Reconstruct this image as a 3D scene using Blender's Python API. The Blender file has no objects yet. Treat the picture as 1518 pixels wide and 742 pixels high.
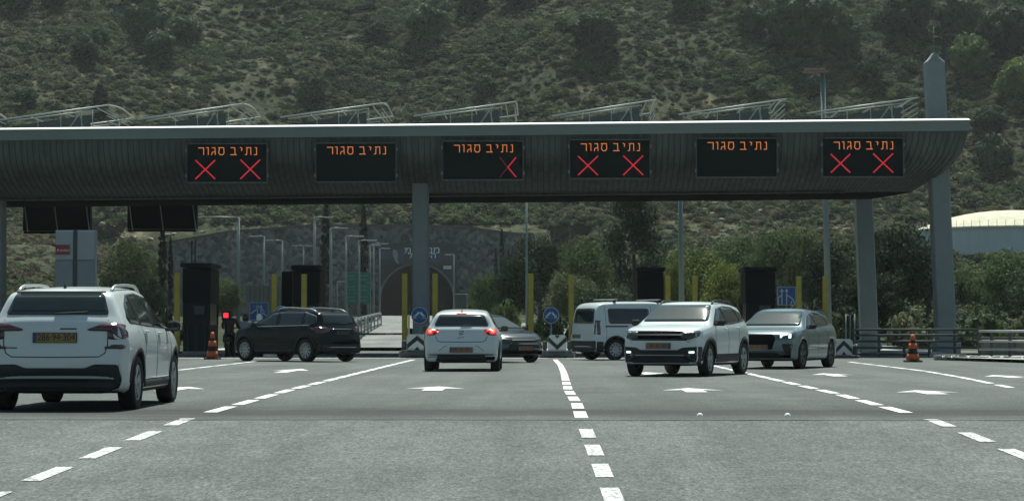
import bpy, bmesh, math, random
from mathutils import Vector, Matrix, Euler
from mathutils.bvhtree import BVHTree
from mathutils import noise as mnoise
PI = math.pi
scene = bpy.context.scene
C = scene.collection

# ---------------------------------------------------------------- camera, sky, sun
F, CX, CY = 3300.0, 759.0, 371.0            # focal length and centre in photograph pixels (1518 wide)
PITCH = math.atan((486 - CY) / F)
YAW = math.atan((810 - CX) / F * math.cos(PITCH))
CAMZ = 1.0
cam_d = bpy.data.cameras.new("camera")
cam_d.sensor_width = 36; cam_d.lens = 36 * F / 1518
cam_d.clip_start = 0.2; cam_d.clip_end = 4000
cam = bpy.data.objects.new("camera", cam_d)
C.objects.link(cam)
cam.location = (0, 0, CAMZ)
cam.rotation_euler = Euler((PI / 2 + PITCH, 0, YAW), 'XYZ')
scene.camera = cam
RCAM = cam.rotation_euler.to_matrix()

SUN_EL, SUN_AZ = 64, 3                     # the sun stands high ahead, a little to the right
world = bpy.data.worlds.new("World"); scene.world = world; world.use_nodes = True
wn = world.node_tree.nodes; wn.clear()
sky = wn.new('ShaderNodeTexSky'); sky.sky_type = 'NISHITA'; sky.sun_disc = False
sky.sun_elevation = math.radians(SUN_EL); sky.sun_rotation = math.radians(SUN_AZ)
sky.air_density = 1.0; sky.dust_density = 1.0; sky.ozone_density = 0.6
bg = wn.new('ShaderNodeBackground'); bg.inputs['Strength'].default_value = 0.062
wo = wn.new('ShaderNodeOutputWorld')
tint = wn.new('ShaderNodeMixRGB'); tint.blend_type = 'MULTIPLY'; tint.inputs[0].default_value = 1; tint.inputs[2].default_value = (.92, 1.035, .95, 1)   # seen through green-tinted safety glass
world.node_tree.links.new(sky.outputs[0], tint.inputs[1]); world.node_tree.links.new(tint.outputs[0], bg.inputs[0]); world.node_tree.links.new(bg.outputs[0], wo.inputs[0])
sun_d = bpy.data.lights.new("sun", 'SUN'); sun_d.energy = 5.0; sun_d.angle = math.radians(0.5); sun_d.color = (0.975, 1.0, 0.905)
sun = bpy.data.objects.new("sun", sun_d); C.objects.link(sun)
_e, _a = math.radians(SUN_EL), math.radians(SUN_AZ)
sdir = Vector((math.sin(_a) * math.cos(_e), math.cos(_a) * math.cos(_e), math.sin(_e)))
sun.rotation_euler = sdir.to_track_quat('Z', 'Y').to_euler()
sun.location = (0, 0, 60)
vs = scene.view_settings
vs.view_transform = 'Standard'; vs.look = 'None'; vs.exposure = 0.48; vs.gamma = 1; vs.use_curve_mapping = False
scene.cycles.max_bounces = 6; scene.cycles.diffuse_bounces = 3; scene.cycles.glossy_bounces = 3
scene.cycles.transparent_max_bounces = 8; scene.cycles.volume_bounces = 0
scene.cycles.use_denoising = True

# ---------------------------------------------------------------- helpers
def at(px, py, Y):
    """world point where the line of sight through (px,py) reaches the distance Y ahead"""
    d = RCAM @ Vector(((px - CX) / F, (CY - py) / F, -1))
    return Vector((0, 0, CAMZ)) + d * (Y / d.y)
SEAM = 24.3
NSL = 0.0262
def road_z(Y):
    return 0.0 if Y > SEAM else (Y - SEAM) * NSL
def gx(px, Y): return at(px, 486, Y).x
def sm(a, b, x):
    t = min(1, max(0, (x - a) / (b - a))); return t * t * (3 - 2 * t)
def interp(tab, x):
    if x <= tab[0][0]: return tab[0][1]
    for (a, b), (c, d) in zip(tab, tab[1:]):
        if x <= c: return b + (d - b) * (x - a) / (c - a)
    return tab[-1][1]

def mat(name, col, rough=0.6, metal=0.0, coat=0.0, emit=None, estr=1.0, nscale=None, namt=0.0, bump=0.0, bscale=None, spec=0.5, col2=None, rand=0.0, stretch=None):
    m = bpy.data.materials.new(name); m.use_nodes = True
    nt = m.node_tree; N = nt.nodes; L = nt.links
    p = N['Principled BSDF']
    p.inputs['Base Color'].default_value = (*col, 1); p.inputs['Roughness'].default_value = rough
    p.inputs['Metallic'].default_value = metal; p.inputs['Coat Weight'].default_value = coat
    p.inputs['Coat Roughness'].default_value = 0.04
    p.inputs['Specular IOR Level'].default_value = spec
    if emit:
        p.inputs['Emission Color'].default_value = (*emit, 1); p.inputs['Emission Strength'].default_value = estr
    tc = None
    if nscale or bump:
        tc = N.new('ShaderNodeTexCoord'); src = tc.outputs['Object']
        if stretch:
            mp = N.new('ShaderNodeMapping'); mp.inputs['Scale'].default_value = stretch
            L.new(src, mp.inputs[0]); src = mp.outputs[0]
    colout = None
    if nscale:
        n = N.new('ShaderNodeTexNoise'); n.inputs['Scale'].default_value = nscale; n.inputs['Detail'].default_value = 6
        n.inputs['Roughness'].default_value = 0.65
        L.new(src, n.inputs['Vector'])
        r = N.new('ShaderNodeValToRGB'); r.color_ramp.elements[0].position = 0.3; r.color_ramp.elements[1].position = 0.7
        c2 = col2 or tuple(min(1, c * (1 + namt)) for c in col); c1 = col if col2 else tuple(c * (1 - namt) for c in col)
        r.color_ramp.elements[0].color = (*c1, 1); r.color_ramp.elements[1].color = (*c2, 1)
        L.new(n.outputs['Fac'], r.inputs['Fac']); colout = r.outputs['Color']
    if rand:
        oi = N.new('ShaderNodeObjectInfo')
        hs = N.new('ShaderNodeHueSaturation')
        mr = N.new('ShaderNodeMapRange'); mr.inputs['To Min'].default_value = 1 - rand; mr.inputs['To Max'].default_value = 1 + rand
        L.new(oi.outputs['Random'], mr.inputs['Value']); L.new(mr.outputs[0], hs.inputs['Value'])
        mr2 = N.new('ShaderNodeMapRange'); mr2.inputs['To Min'].default_value = 0.5 - rand * 0.09; mr2.inputs['To Max'].default_value = 0.5 + rand * 0.05
        mu = N.new('ShaderNodeMath'); mu.operation = 'MULTIPLY'; mu.inputs[1].default_value = 7.31
        fr = N.new('ShaderNodeMath'); fr.operation = 'FRACT'
        L.new(oi.outputs['Random'], mu.inputs[0]); L.new(mu.outputs[0], fr.inputs[0]); L.new(fr.outputs[0], mr2.inputs['Value'])
        L.new(mr2.outputs[0], hs.inputs['Hue'])
        if colout: L.new(colout, hs.inputs['Color'])
        else: hs.inputs['Color'].default_value = (*col, 1)
        colout = hs.outputs['Color']
    if colout: L.new(colout, p.inputs['Base Color'])
    if bump:
        n2 = N.new('ShaderNodeTexNoise'); n2.inputs['Scale'].default_value = bscale or 20; n2.inputs['Detail'].default_value = 5
        L.new(src, n2.inputs['Vector'])
        b = N.new('ShaderNodeBump'); b.inputs['Strength'].default_value = bump; b.inputs['Distance'].default_value = 0.02
        L.new(n2.outputs['Fac'], b.inputs['Height']); L.new(b.outputs[0], p.inputs['Normal'])
    return m

def link(me, name, m, parent=None, loc=None):
    o = bpy.data.objects.new(name, me); C.objects.link(o)
    if m is not None and not me.materials:
        for mm in (m if isinstance(m, (list, tuple)) else [m]): me.materials.append(mm)
    if parent: o.parent = parent
    if loc: o.location = loc
    return o
def tag(o, label=None, cat=None, group=None, kind=None):
    if label: o['label'] = label
    if cat: o['category'] = cat
    if group: o['group'] = group
    if kind: o['kind'] = kind
    return o
def thing(name, label, cat, loc=(0, 0, 0), rz=0, group=None):
    o = bpy.data.objects.new(name, None); o.empty_display_size = 0.2; C.objects.link(o)
    o.location = loc; o.rotation_euler = (0, 0, rz)
    return tag(o, label, cat, group)
def kids(o): return [c for c in bpy.data.objects if c.parent == o]
def copy_tree(o, loc=None, rz=None, sc=None, label=None):
    allk = {}
    for c in bpy.data.objects:
        if c.parent: allk.setdefault(c.parent.name, []).append(c)
    def rec(a, par):
        b = a.copy(); C.objects.link(b)
        if par is not None: b.parent = par
        for k in allk.get(a.name, []): rec(k, b)
        return b
    r = rec(o, None)
    if loc is not None: r.location = loc
    if rz is not None: r.rotation_euler = (0, 0, rz)
    if sc is not None: r.scale = sc if isinstance(sc, (tuple, list)) else (sc,) * 3
    if label: r['label'] = label
    return r

class MB:
    def __init__(s): s.v = []; s.f = []; s.smooth = []
    def add(s, vs, fs, smooth=False):
        b = len(s.v); s.v += [tuple(v) for v in vs]; s.f += [tuple(b + i for i in f) for f in fs]; s.smooth += [smooth] * len(fs); return s
    def box(s, c, d, rz=0, bevel=0):
        cx, cy, cz = c; dx, dy, dz = (k / 2 for k in d); ca, sa = math.cos(rz), math.sin(rz)
        if bevel <= 0:
            P = [(x, y, z) for z in (-dz, dz) for x, y in ((-dx, -dy), (dx, -dy), (dx, dy), (-dx, dy))]
            fs = [(3, 2, 1, 0), (4, 5, 6, 7), (0, 1, 5, 4), (1, 2, 6, 5), (2, 3, 7, 6), (3, 0, 4, 7)]
        else:
            k = bevel
            ring = lambda ax, ay: [(-ax + k, -ay), (ax - k, -ay), (ax, -ay + k), (ax, ay - k), (ax - k, ay), (-ax + k, ay), (-ax, ay - k), (-ax, -ay + k)]
            P = []
            for z, e in ((-dz, k * .7), (-dz + k, 0), (dz - k, 0), (dz, k * .7)):
                P += [(x * (1 - e / max(dx, 1e-6)), y * (1 - e / max(dy, 1e-6)), z) for x, y in ring(dx, dy)]
            fs = [tuple(reversed(range(8))), tuple(range(24, 32))]
            for r in range(3):
                for i in range(8): fs.append((r * 8 + i, r * 8 + (i + 1) % 8, r * 8 + 8 + (i + 1) % 8, r * 8 + 8 + i))
        return s.add([(cx + x * ca - y * sa, cy + x * sa + y * ca, cz + z) for x, y, z in P], fs)
    def tube(s, pts, r, seg=8, r2=None, cap=True):
        pts = [Vector(p) for p in pts]; n = len(pts); vs = []; fs = []
        for i, p in enumerate(pts):
            d = (pts[min(i + 1, n - 1)] - pts[max(i - 1, 0)]).normalized()
            up = Vector((0, 0, 1)) if abs(d.z) < .95 else Vector((1, 0, 0))
            a = d.cross(up).normalized(); b = a.cross(d).normalized()
            rr = r if r2 is None else r + (r2 - r) * i / (n - 1)
            vs += [p + (a * math.cos(2 * PI * k / seg) + b * math.sin(2 * PI * k / seg)) * rr for k in range(seg)]
        for i in range(n - 1):
            for k in range(seg): fs.append((i * seg + k, i * seg + (k + 1) % seg, (i + 1) * seg + (k + 1) % seg, (i + 1) * seg + k))
        if cap: fs += [tuple(range(seg - 1, -1, -1)), tuple(range((n - 1) * seg, n * seg))]
        b0 = len(s.f); s.add(vs, fs, seg > 5)
        if cap: s.smooth[-1] = s.smooth[-2] = False
        return s
    def lathe(s, prof, c=(0, 0, 0), axis='z', seg=24, a0=0):
        vs = []; fs = []; n = len(prof)
        for k in range(seg):
            a = a0 + 2 * PI * k / seg; ca, sa = math.cos(a), math.sin(a)
            for r, h in prof:
                if axis == 'z': vs.append((c[0] + r * ca, c[1] + r * sa, c[2] + h))
                elif axis == 'y': vs.append((c[0] + r * ca, c[1] + h, c[2] + r * sa))
                else: vs.append((c[0] + h, c[1] + r * ca, c[2] + r * sa))
        for k in range(seg):
            for i in range(n - 1): fs.append((k * n + i, ((k + 1) % seg) * n + i, ((k + 1) % seg) * n + i + 1, k * n + i + 1))
        return s.add(vs, fs, True)
    def prism(s, poly, y0, y1, ax='y'):
        """polygon in (x,z) extruded along y, or in (x,y) extruded along z"""
        n = len(poly)
        if ax == 'y': vs = [(x, y0, z) for x, z in poly] + [(x, y1, z) for x, z in poly]
        elif ax == 'x': vs = [(y0, x, z) for x, z in poly] + [(y1, x, z) for x, z in poly]
        else: vs = [(x, z, y0) for x, z in poly] + [(x, z, y1) for x, z in poly]
        fs = [tuple(range(n)), tuple(range(2 * n - 1, n - 1, -1))] + [(i, i + n, (i + 1) % n + n, (i + 1) % n) for i in range(n)]
        return s.add(vs, fs)
    def stroke(s, pts, w, y0, y1):
        """thick line of width w in the xz plane"""
        for (x0, z0), (x1, z1) in zip(pts, pts[1:]):
            d = Vector((x1 - x0, z1 - z0)); l = d.length
            if l < 1e-6: continue
            d /= l; n = Vector((-d.y, d.x)) * w / 2; e = d * w * .3
            s.prism([(x0 - e.x - n.x, z0 - e.y - n.y), (x1 + e.x - n.x, z1 + e.y - n.y), (x1 + e.x + n.x, z1 + e.y + n.y), (x0 - e.x + n.x, z0 - e.y + n.y)], y0, y1)
        return s
    def mesh(s, name):
        me = bpy.data.meshes.new(name); me.from_pydata(s.v, [], s.f)
        if any(s.smooth): me.polygons.foreach_set('use_smooth', s.smooth)
        me.update()
        return me
    def fix(s, me):
        bm = bmesh.new(); bm.from_mesh(me); bmesh.ops.recalc_face_normals(bm, faces=bm.faces); bm.to_mesh(me); bm.free()
        return me
    def build(s, name, m, parent=None, loc=None, fix=True):
        me = s.mesh(name)
        if fix: s.fix(me)
        return link(me, name, m, parent, loc)

def text_mesh(body, size, depth, align='CENTER'):
    cu = bpy.data.curves.new('t', 'FONT'); cu.body = body; cu.size = size; cu.extrude = depth / 2; cu.align_x = align; cu.align_y = 'CENTER'
    o = bpy.data.objects.new('t', cu); C.objects.link(o)
    dg = bpy.context.evaluated_depsgraph_get(); dg.update()
    me = bpy.data.meshes.new_from_object(o.evaluated_get(dg)); bpy.data.objects.remove(o); bpy.data.curves.remove(cu)
    return me
# ---------------------------------------------------------------- materials
M = {}
M['white_paint'] = mat('white_paint', (.55, .61, .61), .3, coat=.6)
M['black_paint'] = mat('black_paint', (.004, .007, .007), .22, coat=.10, spec=.18)
M['dark_paint'] = mat('dark_green_grey_paint', (.035, .045, .045), .25, metal=.3, coat=.8)
M['grey_paint'] = mat('blue_grey_paint', (.095, .145, .155), .32, metal=.2, coat=.8)
M['glass'] = mat('tinted_glass', (.012, .018, .018), .04, spec=.8)
M['screen_glass'] = mat('windscreen_glass', (.045, .062, .058), .10, spec=.85)
M['rear_glass'] = mat('rear_glass', (.022, .032, .032), .06, spec=.6)
M['trim'] = mat('black_plastic', (.012, .014, .015), .65)
M['under'] = mat('underbody', (.006, .006, .006), .9)
M['seam'] = mat('panel_gap', (.05, .055, .055), .8)
M['seam_dark'] = mat('dark_panel_gap', (.003, .003, .003), .8)
M['tyre'] = mat('tyre_rubber', (.010, .011, .012), .85)
M['rim'] = mat('alloy', (.32, .34, .35), .35, metal=.7)
M['rim_dark'] = mat('dark_alloy', (.06, .065, .07), .4, metal=.6)
M['grille'] = mat('grille_black', (.008, .009, .010), .95, spec=0)
M['grille_bar'] = mat('grille_bar', (.05, .055, .055), .5, metal=.2)
M['chrome'] = mat('chrome', (.6, .62, .62), .2, metal=1)
M['lamp_red'] = mat('red_lens', (.055, .010, .012), .2, coat=1)
M['lamp_red_lit'] = mat('lit_brake_light', (.5, .03, .03), .3, emit=(1, .06, .05), estr=.35)
M['lamp_red_core'] = mat('brake_light_bulbs', (.8, .2, .15), .3, emit=(1, .20, .15), estr=.8)
M['lamp_clear'] = mat('headlamp_lens', (.035, .045, .045), .3, coat=.25)
M['lamp_white_lit'] = mat('lit_running_light', (.8, .9, .9), .3, emit=(.85, 1, .95), estr=1.0)
M['plate'] = mat('yellow_plate', (.25, .17, .05), .5)
M['plate_red'] = mat('dusty_orange_plate', (.23, .115, .06), .5)
M['plate_ink'] = mat('plate_ink', (.02, .02, .02), .6)
M['plate_dim'] = mat('dim_plate', (.06, .055, .04), .5)
M['plate_blue'] = mat('plate_blue_band', (.03, .06, .17), .6)
M['rail'] = mat('roof_rail', (.55, .58, .58), .3, metal=.6)

def rnd_poly(poly, r):
    if r <= 0: return [Vector(p) for p in poly]
    out = []; n = len(poly); P = [Vector(p) for p in poly]
    for i in range(n):
        a, b, c = P[i - 1], P[i], P[(i + 1) % n]
        l1, l2 = (a - b).length, (c - b).length
        k1, k2 = min(r, l1 * .45), min(r, l2 * .45)
        if l1 < 1e-6 or l2 < 1e-6: continue
        p, q = b + (a - b) / l1 * k1, b + (c - b) / l2 * k2
        for t in (0, .33, .67, 1): out.append(p * (1 - t) ** 2 + b * 2 * t * (1 - t) + q * t * t)
    return out

VIEW = {'B': (lambda u, v: ((-6, u, v), (1, 0, 0))), 'F': (lambda u, v: ((6, u, v), (-1, 0, 0))),
        'R': (lambda u, v: ((u, -6, v), (0, 1, 0))), 'L': (lambda u, v: ((u, 6, v), (0, -1, 0))),
        'T': (lambda u, v: ((u, v, 6), (0, 0, -1)))}
def patch(bvh, view, poly, m, name, parent, off=.006, rr=.0, grid=.09, skirt=.02):
    """a panel with the given outline laid on the car's body"""
    pts = rnd_poly(poly, rr)
    bm = bmesh.new()
    vs = [bm.verts.new((p.x, p.y, 0)) for p in pts]
    try: bm.faces.new(vs)
    except Exception: bm.free(); return None
    us = [p.x for p in pts]; ws = [p.y for p in pts]
    for lo, hi, ax in ((min(us), max(us), 0), (min(ws), max(ws), 1)):
        n = int((hi - lo) / grid)
        for k in range(1, n + 1):
            co = lo + (hi - lo) * k / (n + 1)
            pl = (co, 0, 0) if ax == 0 else (0, co, 0); no = (1, 0, 0) if ax == 0 else (0, 1, 0)
            bmesh.ops.bisect_plane(bm, geom=bm.verts[:] + bm.edges[:] + bm.faces[:], plane_co=pl, plane_no=no)
    bad = []; norms = {}; last = None
    for v in bm.verts:
        o, d = VIEW[view](v.co.x, v.co.y)
        h = bvh.ray_cast(Vector(o), Vector(d))
        if h[0] is None or (view in 'LR' and abs(h[0].y) < .62): bad.append(v); continue
        n = h[1] if h[1].dot(Vector(d)) < 0 else -h[1]
        v.co = h[0] + n * off; norms[v] = n; last = v
    if last is None: bm.free(); return None
    for v in bad:
        o, d = VIEW[view](v.co.x, v.co.y)
        ref = min((w for w in norms), key=lambda w: ((w.co - Vector(o)).cross(Vector(d))).length)
        q = Vector(o) + Vector(d) * (ref.co - Vector(o)).dot(Vector(d))
        h = bvh.find_nearest(q)
        n = (q - h[0]).normalized() if (q - h[0]).length > 1e-5 else norms[ref]
        v.co = h[0] + n * off; norms[v] = norms[ref]
    be = [e for e in bm.edges if e.is_boundary]
    r = bmesh.ops.extrude_edge_only(bm, edges=be)
    nv = [g for g in r['geom'] if isinstance(g, bmesh.types.BMVert)]
    for v in nv:
        src = None
        for e in v.link_edges:
            w = e.other_vert(v)
            if w in norms: src = w; break
        v.co = v.co - (norms[src] if src else Vector((0, 0, 0))) * skirt
    bmesh.ops.recalc_face_normals(bm, faces=bm.faces)
    for f in bm.faces: f.smooth = True
    me = bpy.data.meshes.new(name); bm.to_mesh(me); bm.free()
    # flip if the panel faces inward
    o, d = VIEW[view](0, 0)
    s = sum(p.normal.dot(Vector(d)) * p.area for p in me.polygons)
    if s > 0: me.flip_normals()
    return link(me, name, m, parent)
def line_poly(pts, w):
    P = [Vector(p) for p in pts]; a = []; b = []
    for i, p in enumerate(P):
        d = (P[min(i + 1, len(P) - 1)] - P[max(0, i - 1)]).normalized(); n = Vector((-d.y, d.x)) * w / 2
        a.append(p + n); b.append(p - n)
    return [tuple(x) for x in a + b[::-1]]
def mir(poly): return [(-x, y) for x, y in poly][::-1]
def clipx(poly, x0, x1):
    for lim, sgn in ((x0, 1), (x1, -1)):
        out = []
        for i in range(len(poly)):
            a, b = poly[i - 1], poly[i]
            ia, ib = (a[0] - lim) * sgn >= 0, (b[0] - lim) * sgn >= 0
            if ia != ib:
                t = (lim - a[0]) / (b[0] - a[0]); out.append((lim, a[1] + (b[1] - a[1]) * t))
            if ib: out.append(b)
        poly = out
        if not poly: return []
    return poly

def body_mesh(sp, paint):
    top = sp['top']; W = sp['W']; belt = sp['belt']; H = sp['H']; wroof = sp['wroof']; cl = sp.get('clear', .2)
    # stations follow the top line by arc length
    P = [Vector(p) for p in top]; st = []
    for a, b in zip(P, P[1:]):
        n = max(1, int(round((b - a).length / .055)))
        for k in range(n): st.append(a + (b - a) * k / n)
    st.append(P[-1])
    for _ in range(sp.get('smooth', 2)):
        q = [st[0]] + [(st[i - 1] + st[i] * 2 + st[i + 1]) / 4 for i in range(1, len(st) - 1)] + [st[-1]]; st = q
    xr, xf = st[0].x, st[-1].x
    vs = []; fs = []; R = None
    bow_f, bow_r = sp.get('bow', (.16, .10))
    for s in st:
        x, zt = s.x, s.y
        wm = interp(W, x); zl = min(cl + sp.get('rise', .05) * (sm(xr + .5, xr, x) + sm(xf - .5, xf, x)), zt - .06)
        zs = min(interp(belt, x), zt - .03)
        t = min(1, max(0, (zt - zs - .03) / max(.05, H - interp(belt, x)))) ** .9
        wb = wm * .955
        wr = wb * .97 * (1 - t) + wroof * t
        cr = .020 + .062 * min(1, t * 1.5) * (1 - t * .35)
        zr = zt - cr
        h = zs - zl
        sec = [(0, zl), (wm * .5, zl), (wm * .88, zl), (wm * .955, zl + h * .06), (wm * .985, zl + h * .2), (wm * .99, zl + h * .40), (wm, zl + h * .6), (wm * .998, zl + h * .74),
               (wm * .985, zl + h * .87), (wb * 1.01, zl + h * .96), (wb * .995, zs + (zr - zs) * .015)]
        for k in (.12, .3, .5, .7, .86, .95): sec.append((wb * .995 + (wr - wb * .995) * k + .012 * math.sin(PI * k), zs + (zr - zs) * k))
        sec += [(wr * .985, zr + cr * .12), (wr * .93, zr + cr * .38), (wr * .8, zr + cr * .66), (wr * .55, zr + cr * .87), (wr * .28, zr + cr * .97), (0, zt)]
        ring = sec + [(-a, b) for a, b in sec[-2:0:-1]]
        if R is None: R = len(ring)
        for y, z in ring:
            u = abs(y) / max(wm, .01)
            dx = bow_r * u ** 3 * sm(xr + .55, xr, x) - bow_f * u ** 2.6 * sm(xf - .7, xf, x)
            vs.append((x + dx, y, z))
    n = len(st)
    for i in range(n - 1):
        for k in range(R): fs.append((i * R + k, i * R + (k + 1) % R, (i + 1) * R + (k + 1) % R, (i + 1) * R + k))
    half = R // 2
    for base, flip in ((0, False), ((n - 1) * R, True)):
        for k in range(half):
            a, b = base + k, base + k + 1; c, d = base + (R - k - 1) % R, base + (R - k) % R
            q = [a, b, c, d] if k > 0 else [a, b, c]
            q = list(dict.fromkeys(q))
            if k == half - 1: q = list(dict.fromkeys([a, b, d]))
            fs.append(tuple(q if not flip else q[::-1]))
    me = bpy.data.meshes.new('body'); me.from_pydata(vs, [], fs); me.update()
    bm = bmesh.new(); bm.from_mesh(me); bmesh.ops.remove_doubles(bm, verts=bm.verts, dist=.0005); bmesh.ops.recalc_face_normals(bm, faces=bm.faces)
    for f in bm.faces: f.smooth = True
    bm.to_mesh(me); bvh = BVHTree.FromBMesh(bm); bm.free()
    me.materials.append(paint); me.materials.append(M['under'])
    return me, bvh

def cut_arches(me, sp):
    o = bpy.data.objects.new('tmp', me); C.objects.link(o)
    mb = MB(); ra = sp['ra']
    for ax in sp['axles']:
        for s in (-1, 1):
            pr = [(ra * math.cos(a), sp['tr'] + ra * math.sin(a)) for a in [2 * PI * k / 36 for k in range(36)]]
            y0, y1 = (.48, 1.2) if s > 0 else (-1.2, -.48)
            mb.prism([(ax + x, z) for x, z in pr], y0, y1)
            # open the arch downwards
    cm = mb.mesh('cut'); mb.fix(cm)
    co = bpy.data.objects.new('cut', cm); C.objects.link(co)
    md = o.modifiers.new('b', 'BOOLEAN'); md.operation = 'DIFFERENCE'; md.object = co; md.solver = 'EXACT'; md.use_self = True
    dg = bpy.context.evaluated_depsgraph_get(); dg.update()
    nm = bpy.data.meshes.new_from_object(o.evaluated_get(dg))
    bpy.data.objects.remove(o); bpy.data.objects.remove(co)
    for p in nm.polygons:
        c = p.center
        inside = any(math.hypot(c.x - ax, c.z - sp['tr']) < ra + .003 for ax in sp['axles']) and abs(c.y) > .4
        p.use_smooth = True
        p.material_index = 1 if inside or (c.z < sp.get('clear', .2) + .03 and abs(p.normal.z) > .5) else 0
        if inside: p.use_smooth = False
    nm.name = 'body'
    return nm

_wheels = {}
def wheel_meshes(R, w, rimr, style, rimmat):
    key = (R, w, rimr, style)
    if key in _wheels: return _wheels[key]
    t = MB(); h = w / 2
    t.lathe([(rimr, -h * .8), (rimr + .03, -h * .98), (R * .93, -h), (R * .985, -h * .88), (R, -h * .6), (R, h * .6), (R * .985, h * .88), (R * .93, h), (rimr + .03, h * .98), (rimr, h * .8), (rimr, -h * .8)], axis='y', seg=40)
    tm = t.mesh('wheel'); t.fix(tm); tm.materials.append(M['tyre'])
    r = MB()
    r.lathe([(rimr + .004, h * .80), (rimr + .004, h * .9), (rimr - .015, h * .88), (rimr - .022, h * .55), (rimr - .022, -h * .6)], axis='y', seg=40)
    r.lathe([(.0001, h * .72), (.045, h * .74), (.06, h * .62), (.07, h * .45)], axis='y', seg=16)
    n = 5 if style in ('five', 'twin') else 10
    for k in range(n):
        a = 2 * PI * k / n + .3
        offs = (-.17, .17) if style == 'twin' else (0,)
        for da in offs:
            a0, a1 = a + da * .5, a + da
            p0 = Vector((math.cos(a0) * .05, 0, math.sin(a0) * .05)); p1 = Vector((math.cos(a1) * (rimr - .01), 0, math.sin(a1) * (rimr - .01)))
            d = (p1 - p0).normalized(); nn = Vector((-d.z, 0, d.x)); w0, w1 = (.022, .03) if style != 'five' else (.04, .035)
            y0a, y0b, y1a, y1b = h * .5, h * .72, h * .62, h * .86
            vs = [p0 - nn * w0 + Vector((0, y0a, 0)), p0 + nn * w0 + Vector((0, y0a, 0)), p0 + nn * w0 + Vector((0, y0b, 0)), p0 - nn * w0 + Vector((0, y0b, 0)),
                  p1 - nn * w1 + Vector((0, y1a, 0)), p1 + nn * w1 + Vector((0, y1a, 0)), p1 + nn * w1 + Vector((0, y1b, 0)), p1 - nn * w1 + Vector((0, y1b, 0))]
            r.add(vs, [(0, 1, 2, 3), (7, 6, 5, 4), (0, 4, 5, 1), (1, 5, 6, 2), (2, 6, 7, 3), (3, 7, 4, 0)])
    rm = r.mesh('rim'); r.fix(rm); rm.materials.append(rimmat)
    b = MB(); b.lathe([(.0001, h * .2), (rimr - .02, h * .2), (rimr - .02, -h * .5)], axis='y', seg=24)
    bm_ = b.mesh('brake_disc'); bm_.materials.append(M['under'])
    _wheels[key] = (tm, rm, bm_)
    return _wheels[key]

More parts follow.
